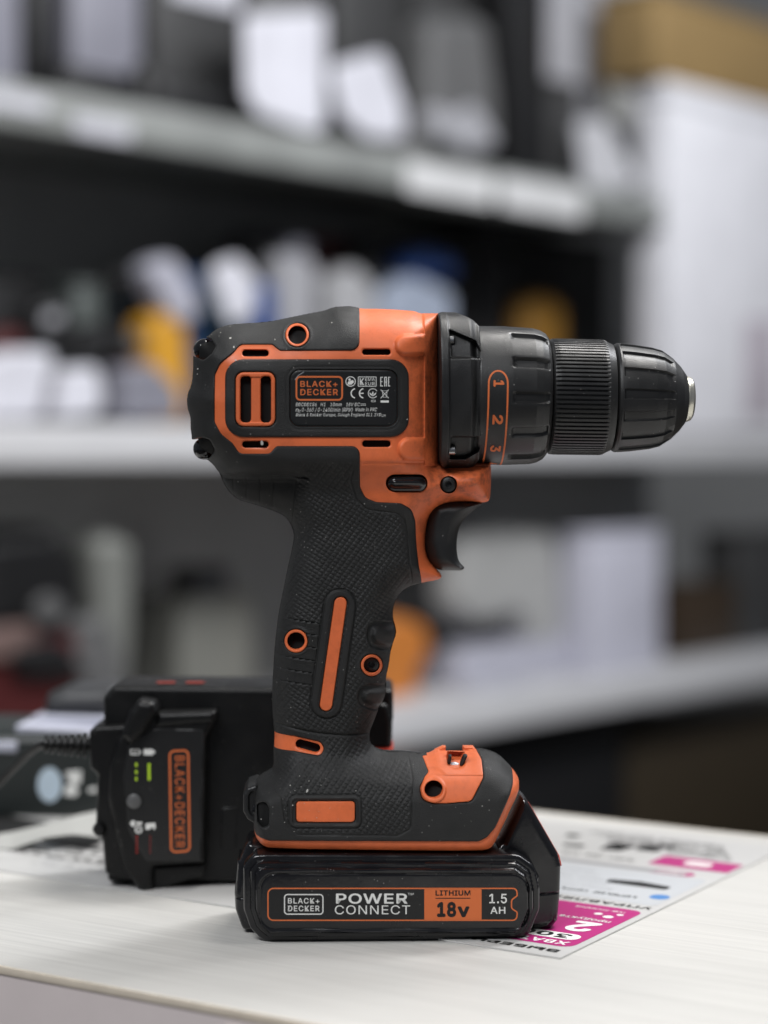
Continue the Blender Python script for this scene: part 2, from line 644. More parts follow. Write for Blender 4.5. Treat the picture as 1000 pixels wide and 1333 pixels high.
_in = (_GD > -0.4).reshape(_S.shape)
_bl = gblur(_S, 3.2)
_mix = sstep(1.5, 5.0, _GD).reshape(_S.shape)
_S = _S * (1 - _mix) + _bl * _mix


def S(P):
    fx = np.clip((P[:, 0] - G0[0]) / GS, 0, GN[0] - 1.001)
    fy = np.clip((P[:, 1] - G0[1]) / GS, 0, GN[1] - 1.001)
    i, j = fx.astype(int), fy.astype(int)
    a, b = fx - i, fy - j
    return (_S[j, i] * (1 - a) * (1 - b) + _S[j, i + 1] * a * (1 - b) + _S[j + 1, i] * (1 - a) * b + _S[j + 1, i + 1] * a * b)


def spx(pts):
    """picture outline -> (u,v) on the curved body surface."""
    p = np.asarray(pts, float)
    w = np.full(len(p), 18.0)
    for _ in range(5):
        q = DF.px(p[:, 0], p[:, 1], w)
        w = 0.5 * w + 0.5 * S(q)
    return DF.px(p[:, 0], p[:, 1], w)


def on_body(lift):
    def f(px):
        q = spx(px[:, :2])
        return uvw(q, S(q) + lift + px[:, 2])
    return f


def on_plane(fr, w):
    def f(px):
        return uvw(fr.px(px[:, 0], px[:, 1], w), w + px[:, 2])
    return f


# ---- regions on the body
ORANGE_ZONE = spx(fillet([(468, 385), (468, 456, 11), (364, 456.5, 6), (354, 448.5, 6), (313, 448.5, 9), (304, 459.5, 9), (287, 473, 20), (280, 488, 12), (279.5, 549, 12),
                          (288, 565, 18), (303, 577, 10), (312, 590.5, 9), (351, 590.5, 8), (360, 580.5, 6), (468.5, 580.5, 11), (468.8, 634, 6), (476, 648, 12),
                          (490, 653.5, 12), (522, 655, 14), (536, 663, 14), (541, 678, 10), (542, 704), (545.5, 737), (550, 766), (562, 785), (690, 790), (690, 385)]))
CENTRE = spx(rrect(293, 467.5, 532.5, 569, 24))
VENT = spx(rrect(306.5, 484, 359, 555.5, 11))
RECESS = spx(rrect(377.5, 481.5, 517.5, 555, 13))
SLOTS = [spx(rrect(*a, 4.5)) for a in ((315, 455, 350, 464), (315, 574, 350, 583), (471.5, 454, 509, 462), (471.5, 573, 509, 582))]
HOLE_T = spx(circle(387, 436, 12))
RING_T = spx(circle(387, 436, 15.4))
SWITCH = spx(capsule(514, 629, 545.5, 629, 11.5))
SCREW_H = spx(circle(584.5, 631, 11.4))
STRIPE = spx(capsule(443.5, 785, 424.6, 917.5, 8.6))
STRIPE_O = spx(capsule(443, 788, 425, 914.5, 20.5))
BOSS1, BOSS1H = spx(circle(385.5, 834.6, 15.2)), spx(circle(385.5, 834.6, 11.4))
BOSS2, BOSS2H = spx(circle(484, 866, 14.2)), spx(circle(484, 866, 10.4))
TABR = spx(fillet([(340, 952), (359, 953.5), (383, 958, 8), (417, 966, 8), (422, 975, 6), (417, 984, 8), (383, 977.5, 8), (358, 973), (340, 971)]))
TAB_SLOT = spx(capsule(391, 969, 411, 974.5, 6.2))
RIMLINE = spx(fillet([(318, 1046, 1), (324, 1070, 6), (334, 1087, 8), (350, 1094.5, 10), (623, 1095.5, 10), (634, 1090, 9), (645, 1077, 8), (665.5, 1030, 6), (668, 1020, 6), (667, 1002, 6),
                      (640, 940), (318, 940)]))
BADGE = spx(rrect(385.5, 1043, 462.5, 1070.5, 5))
BADGE_O = spx(rrect(377, 1036, 470, 1077, 9))
LAMP = spx(fillet([(550, 984), (556, 983), (566, 977), (577, 972), (617, 972), (622, 979, 5), (627, 988, 5), (629.5, 1012, 6), (614, 1043.5, 9), (582, 1046, 9), (566, 1046, 10),
                   (550, 1042, 12), (546.5, 1026, 12), (553, 1011, 8), (558, 1005, 4)]))
LAMPHOLE = spx(circle(564.6, 1027.6, 12))
CLIPHOLE = spx(fillet([(334, 1046, 5), (346, 1043, 6), (351, 1053, 6), (350, 1076, 6), (341, 1078, 5), (335, 1070, 5)]))
KNOB_T = spx(fillet([(251, 440), (262, 436, 8), (275, 441, 5), (281, 451, 4), (276, 460, 4), (265, 469, 5), (251, 463)]))
KNOB_B = spx(fillet([(247, 573), (262, 569, 9), (273, 572, 6), (280.5, 586, 5), (272, 597, 8), (252, 597)]))
PANEL = spx(fillet([(463, 600), (456, 625, 10), (464, 650, 14), (478, 663, 16), (517, 668, 10), (527, 676, 8), (531, 700), (534, 735), (538, 775), (560, 800), (540, 960), (530, 977, 8),
                    (537, 1011, 6), (535, 1079, 8), (518, 1088, 8), (386, 1086.5, 8), (371, 1071, 8), (367, 1038, 6), (347, 1006, 8), (330, 990), (330, 760), (380, 690), (384, 640), (384, 600)]))
FINGER = [spx(fillet([(477, 828, 1), (480, 812, 8), (492, 808.5, 8), (520, 808, 1), (520, 847.5, 1), (498, 847, 12), (482, 842, 8)])),
          spx(fillet([(465, 908, 1), (468, 896, 8), (480, 890.5, 8), (510, 889, 1), (512, 930, 1), (482, 924, 12), (468, 918, 8)]))]
FRIDGE_ = None
RIBS = [spx([(345, 796), (362, 800), (416, 812)]), spx([(345, 812.5), (359, 816), (414, 827.5)]), spx([(345, 828.5), (358, 832), (412, 844)]), spx([(345, 845.5), (357, 849), (409, 860.5)]),
        spx([(345, 861.5), (356, 865), (406.5, 876.5)]), spx([(345, 878), (356, 881.5), (404, 892)])]
RIBZONE = spx([(340, 797), (362, 801), (418, 813), (406, 893), (356, 883), (340, 880)])
COLLAR = spx([(345, 935), (357, 939), (375, 946), (397, 951.5), (420, 955), (446, 957), (470, 956), (490, 953)])
SEAM = spx([(536, 975), (549, 984), (556, 990)])
LEDGE = spx([(270, 617), (290, 617.5), (372, 618.5), (400, 622)])
FLANGE_U = ux(553.5, 28)
BOSSES = [(spx([(528, 449), (556, 449)]), 14.5), (spx([(533, 584.5), (556, 584.5)]), 15.5)]
PXMM = 0.31


def f_core(P):
    d = sdf(P, SILP) - 0.25
    for q in SLOTS + [HOLE_T, SWITCH, SCREW_H, BOSS1H, BOSS2H, TAB_SLOT, LAMPHOLE, VENT, KNOB_T, KNOB_B, CLIPHOLE]:
        d = np.minimum(d, -sdf(P, q))
    return d


def z_core(P, d):
    seen = np.maximum(np.minimum(sdf(P, ORANGE_ZONE), -sdf(P, CENTRE)), sdf(P, TABR))
    seen = np.maximum(seen, np.where(P[:, 1] < vy(1000, 20), -sdf(P, RIMLINE), -99))
    z = S(P) - 0.8 - 1.5 * sstep(-0.6, -1.4, seen)
    hi = (P[:, 1] > vy(606, 28)) & (P[:, 0] > ux(500, 28))
    fl = sstep(FLANGE_U - 0.3, FLANGE_U + 0.5, P[:, 0]) * hi
    z = z + 1.2 * fl
    for pts, r in BOSSES:
        dd = seg_dist(P, pts)
        rr = r * PXMM
        b = np.sqrt(np.maximum(0, 1 - (dd / rr) ** 2))
        soft = sstep(0, 0.5, b)
        z = np.maximum(z, z + soft * (2.3 * np.minimum(1, b * 1.35)) * (1 - fl))
    # faint step where the housing narrows to the bracket
    z = z - 0.35 * np.exp(-((P[:, 1] - vy(603, 27)) / 0.35) ** 2) * (P[:, 0] > ux(470))
    return z


core = patch('motor_housing', drill, M['orange'], f_core, z_core, bbox(SILP), 0.42, 0.4, floor=0, mirror=True)

INNER = bbox(SILP)


def f_inner(P):
    return sdf(P, SILP) - 3.0


patch('inner_frame', drill, M['dark'], f_inner, lambda P, d: np.maximum(S(P) - 4.5, 1), INNER, 1.2, 0, floor=0, mirror=True)


def f_over(P):
    s = sdf(P, SILP)
    d = s.copy()
    oz = sdf(P, ORANGE_ZONE)
    ce = sdf(P, CENTRE)
    d = np.minimum(d, np.maximum(-oz, ce))
    for q in (VENT, RECESS, RING_T, STRIPE, BOSS1, BOSS2, BADGE, LAMP, TABR, CLIPHOLE, KNOB_T, KNOB_B):
        d = np.minimum(d, -sdf(P, q))
    rl = sdf(P, RIMLINE)
    d = np.minimum(d, np.where(P[:, 1] < vy(1000, 20), rl, 99))
    return d


def tri(x):
    return 1 - np.abs(((x) % 1.0) * 2 - 1)


def z_over(P, d):
    z = S(P)
    pn = sdf(P, PANEL)
    # textured grip, kept clear of the plain raised features
    clear = np.minimum(pn - 0.4, -sdf(P, STRIPE_O) - 0.3)
    for q in (BOSS1, BOSS2):
        clear = np.minimum(clear, -sdf(P, q) - 0.5)
    for q in FINGER:
        clear = np.minimum(clear, -sdf(P, q) - 0.3)
    rz = sdf(P, RIBZONE)
    clear = np.minimum(clear, -rz - 0.2)
    clear = np.minimum(clear, -sdf(P, BADGE_O) - 0.3)
    clear = np.minimum(clear, -sdf(P, TABR) - 1.0)
    cl = seg_dist(P, COLLAR)
    clear = np.minimum(clear, cl - 0.8)
    mask = sstep(0, 0.5, clear) * sstep(1.0, 3.0, d)
    a = P[:, 0] * 0.81 - P[:, 1] * 0.59
    b = P[:, 0] * 0.50 + P[:, 1] * 0.866
    kn = np.minimum(tri(a / 2.15), tri(b / 1.6)) * 2
    z = z + mask * (0.40 * np.minimum(1, kn * 1.15) - 0.18)
    z = z - 0.35 * np.exp(-(pn / 0.28) ** 2) * (P[:, 1] < vy(612)) * sstep(-1, 0.5, -sdf(P, ORANGE_ZONE) - 1.6)
    z = z + 0.25 * sstep(0.3, -0.3, pn) * (P[:, 1] < vy(625))
    # raised frame round the orange stripe
    so = sdf(P, STRIPE_O)
    z = z + 0.75 * sstep(-0.1, 0.7, so) - 0.45 * np.exp(-((so - 3.1) / 0.28) ** 2) - 0.3 * np.exp(-((so + 0.25) / 0.3) ** 2)
    bo = sdf(P, BADGE_O)
    z = z + 0.45 * sstep(-0.3, 0.3, bo) - 0.7 * sstep(0.9, 1.5, bo) - 0.3 * np.exp(-((bo + 0.5) / 0.3) ** 2)
    # finger stops
    for q in FINGER:
        fd = sdf(P, q)
        z = z - 1.1 * sstep(-0.2, 0.4, fd) + 2.3 * sstep(1.3, 3.8, fd) * (fd > 0)
    # thumb ribs: shallow saw-tooth bands
    zone = sstep(0, 0.2, rz)
    for k, r in enumerate(RIBS):
        yl = np.interp(P[:, 0], r[:, 0], r[:, 1])
        dy = P[:, 1] - yl
        ok = (P[:, 0] < r[-1, 0])
        z = z - ok * 0.55 * np.exp(-(dy / 0.26) ** 2) + ok * 0.6 * np.where(dy < 0, np.exp(dy / 1.5), 0)
    for q in (BOSS1, BOSS2, RING_T):
        bd = sdf(P, q)
        z = z + 0.3 * np.exp(-((bd + 0.7) / 0.6) ** 2)
    z = z - 0.75 * np.exp(-(cl / 0.38) ** 2)
    z = z - 0.5 * np.exp(-(seg_dist(P, SEAM) / 0.3) ** 2)
    z = z - 1.2 * np.exp(-(seg_dist(P, LEDGE) / 0.5) ** 2)
    # vertical ribs on the web under the motor
    inweb = (P[:, 1] < vy(621, 15)) * (P[:, 1] > vy(672, 15)) * (P[:, 0] < ux(368, 15))
    z = z - inweb * 0.4 * np.exp(-(((P[:, 0] - ux(312, 15)) % 5.4 - 2.7) / 0.35) ** 2)
    # rim of the label recess
    re = sdf(P, RECESS)
    z = z - 0.18 * np.exp(-((re + 1.2) / 0.5) ** 2)
    return z


over = patch('rubber_overmould', drill, M['rubber'], f_over, z_over, bbox(SILP), 0.33, 0.75, skirt=2.2, mirror=True)

# ---- the centre label, vent bars, stripe, badge, bosses
lp = patch('rating_plate', drill, M['label_black'], lambda P: sdf(P, RECESS) - 0.15, lambda P, d: S(P) - 0.45, bbox(RECESS), 0.5, 0.2, 1.5)
VI = spx(rrect(312.5, 490, 353.5, 550.5, 7))
VL, VR = spx(rrect(313, 489.5, 327, 550, 5)), spx(rrect(339.5, 489.5, 353, 550, 5))


def f_vent(P):
    return np.minimum(sdf(P, VENT) - 0.2, np.minimum(-sdf(P, VL), -sdf(P, VR)))


patch('vent_frame', drill, M['orange'], f_vent, lambda P, d: S(P) + 0.15 - 0.5 * sstep(0, 0.4, sdf(P, VI)), bbox(VENT), 0.22, 0.55, 3.0)
patch('vent_cavity', drill, M['dark'], lambda P: sdf(P, VENT) - 0.5, lambda P, d: S(P) - 3.0, bbox(VENT), 0.8, 0, 1)
patch('grip_stripe', drill, M['orange'], lambda P: sdf(P, STRIPE) - 0.12, lambda P, d: S(P) + 0.35, bbox(STRIPE), 0.28, 0.45, 1.5)
patch('foot_badge', drill, M['orange'], lambda P: sdf(P, BADGE) - 0.1, lambda P, d: S(P) - 0.1, bbox(BADGE), 0.28, 0.4, 1.5)
for nm, o_, i_, lift in (('screw_boss', BOSS1, BOSS1H, 0.35), ('screw_boss', BOSS2, BOSS2H, 0.35), ('screw_boss', RING_T, HOLE_T, 0.3)):
    patch(nm, drill, M['orange'], lambda P: np.minimum(sdf(P, o_) - 0.05, -sdf(P, i_)), lambda P, d: S(P) + lift, bbox(o_), 0.2, 0.45, 5.0)


def disc_lathe(name, parent, m, u, v, w0, prof, n=32):
    """small turned part with its axis out of the face; prof = (radius, height) pairs."""
    V, Q = [], []
    for r, hgt in prof:
        for k in range(n):
            t = 2 * math.pi * k / n
            V.append((u + r * math.cos(t), -(w0 + hgt), v + r * math.sin(t)))
    for i in range(len(prof) - 1):
        for k in range(n):
            a, b = i * n + k, i * n + (k + 1) % n
            Q.append((a, b, b + n, a + n))
    V = np.array(V) / 1000.0
    return mesh_np(name, V, np.array(Q)[:, ::-1], m, parent, 40)


def screw(px, py, r, depth, m):
    q = spx([(px, py)])
    w = float(S(q)[0]) - depth
    rr = r * PXMM
    disc_lathe('screw_head', drill, m, q[0, 0], q[0, 1], w, [(rr, -3), (rr, 0), (rr * 0.7, 0.4), (rr * 0.45, 0.45), (rr * 0.4, -0.8), (0.01, -0.9)])


screw(484, 866, 9.5, 3.2, M['matt_black'])
screw(584.5, 631, 9.5, 3.0, M['matt_black'])
screw(385.5, 834.6, 10.5, 5.5, M['dark'])

# rear screws under glossy caps
for q, px, py in ((KNOB_T, 264, 453), (KNOB_B, 264, 584)):
    c = spx([(px, py)])[0]
    rr = 4.5
    w0 = 4.0
    prof = [(rr * math.cos(a), rr * 1.2 * math.sin(a)) for a in np.linspace(-0.2, 1.55, 12)]
    disc_lathe('rear_cap', drill, M['gloss'], c[0], c[1], w0, prof, 36)
    disc_lathe('rear_cap', drill, M['gloss'], c[0], c[1], -w0, [(a, -b) for a, b in prof][::-1], 36)

# direction switch
SWI = spx(capsule(514.5, 630, 546, 630, 9.6))
patch('direction_switch', drill, M['gloss'], lambda P: sdf(P, SWI), lambda P, d: S(P) - 0.6 + 1.3 * sstep(0.4, 2.4, d) + 0.25 * np.cos((P[:, 1] - vy(629)) * 1.6), bbox(SWI), 0.25, 0.6, 3.5)

# ---- lamp on the foot
lampP = LAMP
NOTCH = spx(fillet([(582, 955), (582.5, 999, 9), (605, 1001, 9), (605.5, 955)]))


def z_lamp(P, d):
    z = S(P) + 0.2
    rg = np.hypot(P[:, 0] - LAMPHOLE[:, 0].mean(), P[:, 1] - LAMPHOLE[:, 1].mean())
    z = z + 0.7 * sstep(5.2, 4.6, rg)
    z = z - 0.25 * np.exp(-((P[:, 1] - vy(1012, 26)) / 0.3) ** 2) + 0.5 * sstep(vy(1013, 26), vy(1011, 26), P[:, 1]) * sstep(6.5, 8.0, rg)
    z = z - 4.5 * sstep(-0.2, 0.5, sdf(P, NOTCH))
    return z


patch('lamp_housing', drill, M['orange'], lambda P: np.minimum(np.minimum(sdf(P, LAMP) - 0.1, -sdf(P, LAMPHOLE)), -sdf(P, NOTCH)), z_lamp, bbox(LAMP), 0.25, 0.5, 5)
patch('lamp_cavity', drill, M['orange'], lambda P: sdf(P, NOTCH), lambda P, d: S(P) * 0 + 6.0 + 3.0 * sstep(2.5, 0.0, d), bbox(spx([(582, 976), (606, 1001)])), 0.4, 0, 2)
lc = spx([(593, 1001)])[0]
disc_lathe('lamp_lens', drill, M['lens'], lc[0], lc[1] - 1.3, 12.5, [(3.3, 0), (3.2, 0.6), (2.7, 1.3), (1.8, 1.7), (0.01, 1.9)])
for sx, nm in ((584.5, 'lamp_cover'), (603, 'lamp_cover')):
    q = spx(capsule(sx - (0.5 if sx < 590 else -0.5), 979, sx + (0.5 if sx < 590 else -1.5), 993 if sx < 590 else 996, 1.9 if sx < 590 else 2.6))
    patch(nm, drill, M['rubber'], lambda P: sdf(P, q), lambda P, d: S(P) * 0 + 15.5, bbox(q), 0.3, 0.8, 4)

# belt hook boss on the rear of the foot
CLIP = DF.px(*np.array(fillet([(316.5, 1034, 4), (322, 1025, 4), (334, 1021, 3), (345, 1040), (345, 1075), (330, 1071, 3), (322, 1066, 5), (316.5, 1056, 5)])).T, 14)
patch('hook_boss', drill, M['matt_black'], lambda P: sdf(P, CLIP), lambda P, d: 15 + 0 * d - 1.0 * sstep(2.0, 2.6, d) + 0.0, bbox(CLIP), 0.3, 1.4, floor=0, mirror=True)
c = spx([(337, 1058)])[0]
disc_lathe('hook_screw', drill, M['gloss'], c[0], c[1], 17.5, [(2.8, -4), (2.8, 0), (2.0, 0.5), (1.2, 0.6), (1.1, -0.6), (0.01, -0.7)])
patch('hook_cavity', drill, M['dark'], lambda P: sdf(P, CLIPHOLE) + 1.0, lambda P, d: S(P) - 2.6, bbox(CLIPHOLE, 2), 0.6, 0, 1)

# ---- trigger
TRG = DF.px(*chaikin(np.array([(560, 650), (600, 648), (630, 654), (629, 656), (622, 662), (607, 674), (599, 688), (596, 704), (596, 719), (598.5, 732), (606, 739), (606, 741), (602, 744),
                               (590, 743.5), (575, 744), (562, 738), (552, 715), (552, 680)], float), 2).T, 6)
patch('trigger', drill, M['matt_black'], lambda P: sdf(P, TRG), lambda P, d: 10.5 * np.sqrt(np.clip(1 - (1 - np.clip(d / 6.0, 0, 1)) ** 2, 0, 1)) + 0.2, bbox(TRG), 0.4, 0.3, floor=0, mirror=True)
TS = DF.px([555, 598], [720, 716], 9)

# ---- gear case
GC = DF.px(*fillet([(569, 409, 2), (576, 405.5, 4), (591, 406, 4), (614, 419, 4), (621, 427, 3), (621, 598, 3), (615, 608, 4), (606, 613.5, 5), (586, 613.5, 6), (575, 608, 6), (570, 600, 3)]).T, 5)
_gv = 0.5 * (GC[:, 1].max() + GC[:, 1].min())
_gr = 0.5 * (GC[:, 1].max() - GC[:, 1].min())
PK1 = DF.px(*fillet([(585, 428, 1), (620, 443.5, 1), (630, 466, 1), (587, 465.5, 2)]).T, 24)
PK2 = DF.px(*fillet([(586, 568, 2), (630, 568, 1), (624, 588, 2), (607, 598, 2), (586, 598, 1)]).T, 22)


def gS(P):
    y = np.abs((P[:, 1] - _gv) / _gr)
    return 30.5 * np.maximum(1 - y ** 2.5, 0) ** (1 / 2.5)


def z_gear(P, d):
    z = gS(P)
    ua, ub = ux(584, 28), ux(586, 28)
    z = z - 1.0 * sstep(ua, ub, P[:, 0])
    z = z - 2.6 * sstep(ux(613, 28), ux(622, 28), P[:, 0])
    for q in (PK1, PK2):
        k = sdf(P, q)
        z = z - 3.4 * sstep(-0.1, 0.5, k)
    z = z - 0.4 * np.exp(-((P[:, 1] - vy(466, 29)) / 0.25) ** 2) * (P[:, 0] > ub)
    return np.maximum(z, 0.3)


gear = patch('gear_case', drill, M['matt_black'], lambda P: sdf(P, GC), z_gear, bbox(GC), 0.25, 0.7, floor=0, mirror=True)
for px, py, wq in ((588, 443, 22.5), (589.5, 586, 21.0)):
    q = DF.px([px], [py], wq)[0]
    V, Q = [], []
    n = 20
    for x, r in ((-1.5, 1.9), (0.8, 1.9), (1.2, 1.5), (1.3, 0.9), (0.7, 0.8), (0.7, 0.01)):
        for k in range(n):
            t = 2 * math.pi * k / n
            V.append((q[0] + x, -(wq + r * math.cos(t)), q[1] + r * math.sin(t)))
    for i in range(5):
        for k in range(n):
            a, b = i * n + k, i * n + (k + 1) % n
            Q.append((a, a + n, b + n, b))
    mesh_np('case_screw', np.array(V) / 1000, np.array(Q), M['steel'], drill, 40)

# ---- turned parts: clutch, sleeve, chuck
AX0, AX1 = DF.px([600, 890], [514.0, 519.3], 0)
AXD = (AX1 - AX0) / np.linalg.norm(AX1 - AX0)
AXU = np.array([-AXD[1], AXD[0]])


def axx(px):               # distance along the axis for a picture column
    return float((DF.px(px, 516, 0) - AX0) @ AXD)


def ax_pt(x, r, th):
    """th = 0 faces the viewer, positive is up."""
    x, r, th = np.broadcast_arrays(x, r, th)
    c = AX0 + x[..., None] * AXD + (r * np.sin(th))[..., None] * AXU
    return np.stack([c[..., 0], -r * np.cos(th), c[..., 1]], -1) / 1000.0


PR = 0.3185                # mm per pixel on the axis


def lathe(name, prof, m, nth=240, nx=60, mod=None, parent=None, angle=40, step=None):
    px = [p[0] for p in prof]
    s = [0.0]
    for a, b in zip(prof[:-1], prof[1:]):
        s.append(s[-1] + math.hypot(b[0] - a[0], b[1] - a[1]))
    t = np.unique(np.concatenate([np.linspace(0, s[-1], nx), s]))
    xs = np.interp(t, s, [axx(p) for p in px])
    rs = np.interp(t, s, [p[1] * PR for p in prof])
    th = np.linspace(0, 2 * math.pi, nth, endpoint=False)
    X, T = np.meshgrid(xs, th, indexing='ij')
    RR = np.repeat(rs[:, None], nth, 1)
    if mod is not None:
        RR = RR + mod(X, T, np.interp(t, s, px)[:, None] + 0 * T)
    V = ax_pt(X, np.maximum(RR, 0.01), T).reshape(-1, 3)
    n0 = len(xs)
    idx = np.arange(n0 * nth).reshape(n0, nth)
    a, b = idx[:-1], idx[1:]
    Q = np.stack([a, b, np.roll(b, -1, 1), np.roll(a, -1, 1)], -1).reshape(-1, 4)
    return mesh_np(name, V, Q, m, parent or drill, angle)


def m_clutch(X, T, PX):
    k = ((T / (2 * math.pi) * 12 + 0.10) % 1.0)
    lump = sstep(0.10, 0.18, k) * sstep(0.90, 0.82, k)
    ax = sstep(657, 664, PX) * sstep(709, 704, PX)
    return (-1.5 * (1 - lump) - 0.0) * ax


lathe('clutch_ring', [(616, 60), (617, 88), (619, 89.5), (652, 90), (660, 90), (690, 88.5), (700, 86), (707, 82), (711, 77), (712.5, 70), (713, 40)], M['chuck'], 360, 90, m_clutch)


def m_sleeve(X, T, PX):
    k = ((T / (2 * math.pi) * 80) % 1.0)
    rib = sstep(0.08, 0.26, k) * sstep(0.92, 0.74, k)
    return -0.85 * (1 - rib) * sstep(715.5, 718, PX) * sstep(785, 781, PX)


lathe('chuck_sleeve', [(712, 40), (713, 72), (716, 75), (722, 75.6), (781, 75.2), (785, 74.5), (790, 71.5), (794.5, 69.5), (795.5, 66), (795.7, 40)], M['chuck'], 960, 60, m_sleeve)


def m_chuck(X, T, PX):
    k = ((T / (2 * math.pi) * 15 + 0.28) % 1.0)
    fl = sstep(0.16, 0.19, k) * sstep(0.62, 0.59, k)
    return -1.0 * fl * sstep(803, 805, PX) * sstep(872, 866, PX)


lathe('chuck', [(795, 40), (796, 66), (798, 69.5), (801, 71), (806, 71), (820, 69.8), (846, 66.3), (859, 62.8), (873, 53.5), (884, 42.5), (891, 33), (892, 31), (892.5, 20)], M['chuck'], 600, 90, m_chuck, None, 22)
lathe('chuck_nose', [(889, 20), (890, 29.5), (894, 30), (899, 28), (901.5, 24), (903, 17), (903.5, 14), (898, 13), (880, 12.5)], M['metal'], 90, 30)
lathe('spindle_hub', [(600, 5), (601, 60), (713, 60), (890, 20), (891, 5)], M['dark'], 60, 10)


def on_ring(r, lift=0.07):
    """print: x = picture column, y = angle in degrees (downwards positive)."""
    def f(p):
        return ax_pt(np.array([axx(v) for v in p[:, 0]]), r * PR + lift + p[:, 2], -np.radians(p[:, 1]))
    return f


cl = bpy.data.objects['clutch_ring']
p = Print()
DEG = math.degrees(1 / 90.0)       # one pixel of arc
for s_, a in (('1', -8.0), ('2', 21.5), ('3', 50.5), ('4', 80)):
    hw = 4.2 if s_ == '1' else 6.5
    p.text(s_, 634.5, a - hw * DEG, 648, a + hw * DEG, 0.03, 0, -90)
left = [(628.5, a) for a in np.linspace(100, -8, 60)]
arc = [(640.5 - 12 * math.cos(t), -8 - 10.5 * math.sin(t)) for t in np.linspace(0.1, math.pi - 0.1, 16)]
right = [(652.5, a) for a in np.linspace(-8, 100, 60)]
pts = np.array(left + arc + right)
V = []
k = len(pts)
tt = np.gradient(pts * [1, 1 / DEG], axis=0)
tt /= np.linalg.norm(tt, axis=1, keepdims=True)
nn = np.stack([-tt[:, 1], tt[:, 0] * DEG], -1) * 1.1
p.add(np.concatenate([pts + nn, pts - nn]), [(i, i + 1, k + i + 1, k + i) for i in range(k - 1)])
p.build('torque_numbers', M['print_orange'], cl, on_ring(89.9, 0.09))

# ---- battery pack
BW = 15.0
BCORE = DF.px(*fillet([(312, 1122, 6), (322, 1096, 8), (340, 1098), (640, 1111), (655, 1098), (682, 1040, 2), (690, 1048, 6), (727, 1112, 8), (731, 1128, 6), (730, 1166), (727, 1200, 8), (716, 1213, 10),
                       (316, 1213, 8), (306, 1185, 8), (305, 1165), (309, 1121, 6)]).T, BW)


def z_bcore(P, d):
    z = BW + 9.0 * sstep(ux(345, 15), ux(375, 15), P[:, 0]) * sstep(ux(660, 15), ux(640, 15), P[:, 0])
    lv = np.interp(P[:, 0], [ux(304, 15), ux(700, 15), ux(735, 15)], [vy(1168, 15), vy(1166, 15), vy(1163, 15)])
    z = z - 0.7 * np.exp(-((P[:, 1] - lv) / 0.3) ** 2)
    z = z - 0.5 * sstep(0, -0.3, P[:, 1] - lv)
    return z


bat = patch('battery_pack', drill, M['gloss'], lambda P: sdf(P, BCORE), z_bcore, bbox(BCORE), 0.4, 3.2, floor=0, mirror=True)
BPAD = DF.px(*fillet([(316, 1130, 14), (330, 1114, 14), (345, 1113), (676, 1114, 18), (698, 1130, 18), (704, 1160, 10), (704, 1186, 20), (690, 1220, 22), (672, 1229.5, 12), (345, 1229.5, 14), (326, 1212, 18), (317, 1186, 14)]).T, 31)
BIN = DF.px(*rrect(337, 1136, 690, 1212, 22).T, 33)


def z_bpad(P, d):
    z = 28.5 + 0 * d
    z = z + 2.6 * sstep(2.6, 3.3, d)                 # first step
    z = z + 2.0 * sstep(4.6, 5.5, d)
    k = sdf(P, BIN)
    z = z - 0.6 * sstep(-0.2, 0.5, k)
    z = z - 0.25 * np.exp(-((k - 0.8) / 0.25) ** 2)
    return z


pad = patch('battery_cheek', bat, M['gloss'], lambda P: sdf(P, BPAD), z_bpad, bbox(BPAD), 0.33, 1.7, floor=0, mirror=True)
BTOP = DF.px(*fillet([(320, 1124, 8), (330, 1115, 8), (668, 1115, 12), (702, 1136, 14), (700, 1180), (320, 1180)]).T, 22)
patch('battery_shoulder', bat, M['gloss'], lambda P: sdf(P, BTOP), lambda P, d: 24.5 + 0 * d, bbox(BTOP), 0.5, 2.4, floor=0, mirror=True)
# release button on the sloping front
BTN = DF.px(*fillet([(688, 1050), (693, 1053), (727.5, 1113, 3), (730.5, 1126), (722, 1126), (688, 1062)]).T, 8)
patch('release_button', bat, M['redbtn'], lambda P: sdf(P, BTN) + 0.1, lambda P, d: 10.0 + 0 * d, bbox(BTN), 0.3, 0.6, floor=0, mirror=True)
WL = 32.0
PLATE = DF.px(*fillet([(348, 1155.5, 7), (673.5, 1155.5, 6), (674.5, 1165, 3), (667, 1171, 5), (667, 1183, 5), (674.5, 1188, 3), (673.5, 1199, 6), (348, 1199, 7)]).T, 33)
z0 = 28.5 + 4.6 - 0.6
plate = patch('battery_label', bat, M['label_black'], lambda P: sdf(P, PLATE), lambda P, d: z0 + 0.12 + 0 * d, bbox(PLATE), 0.8, 0, 0.12)
zl = z0 + 0.12


def bprint(name, m, lift, build):
    q = Print()
    build(q)
    return q.build(name, m, bat, on_plane(DF, zl + lift))


def _o1(q):
    o = fillet([(349, 1156.5, 7), (672.5, 1156.5, 6), (673.5, 1166, 3), (666, 1171.5, 5), (666, 1182.5, 5), (673.5, 1187.5, 3), (672.5, 1198, 6), (349, 1198, 7)])
    q.stroke(o, 1.7)
    q.rect(552.5, 1157, 627, 1197.5)


bprint('label_border', M['print_orange'], 0.05, _o1)


def _w1(q):
    q.stroke(rrect(370.5, 1164.5, 420.5, 1190, 4), 1.5)
    q.text('BLACK+', 375, 1169, 416, 1176.3, 0.0147)
    q.text('DECKER', 375, 1178.8, 416, 1186.3, 0.0147)


bprint('logo_print', M['print_white'], 0.10, _w1)


def _w2(q):
    q.text('POWER', 437.5, 1163, 530.5, 1176.5, 0.0168)
    q.text('CONNECT', 436, 1178.5, 534, 1190.3, -0.004)
    q.text('TM', 531, 1162.5, 538.5, 1165.3, 0.0)


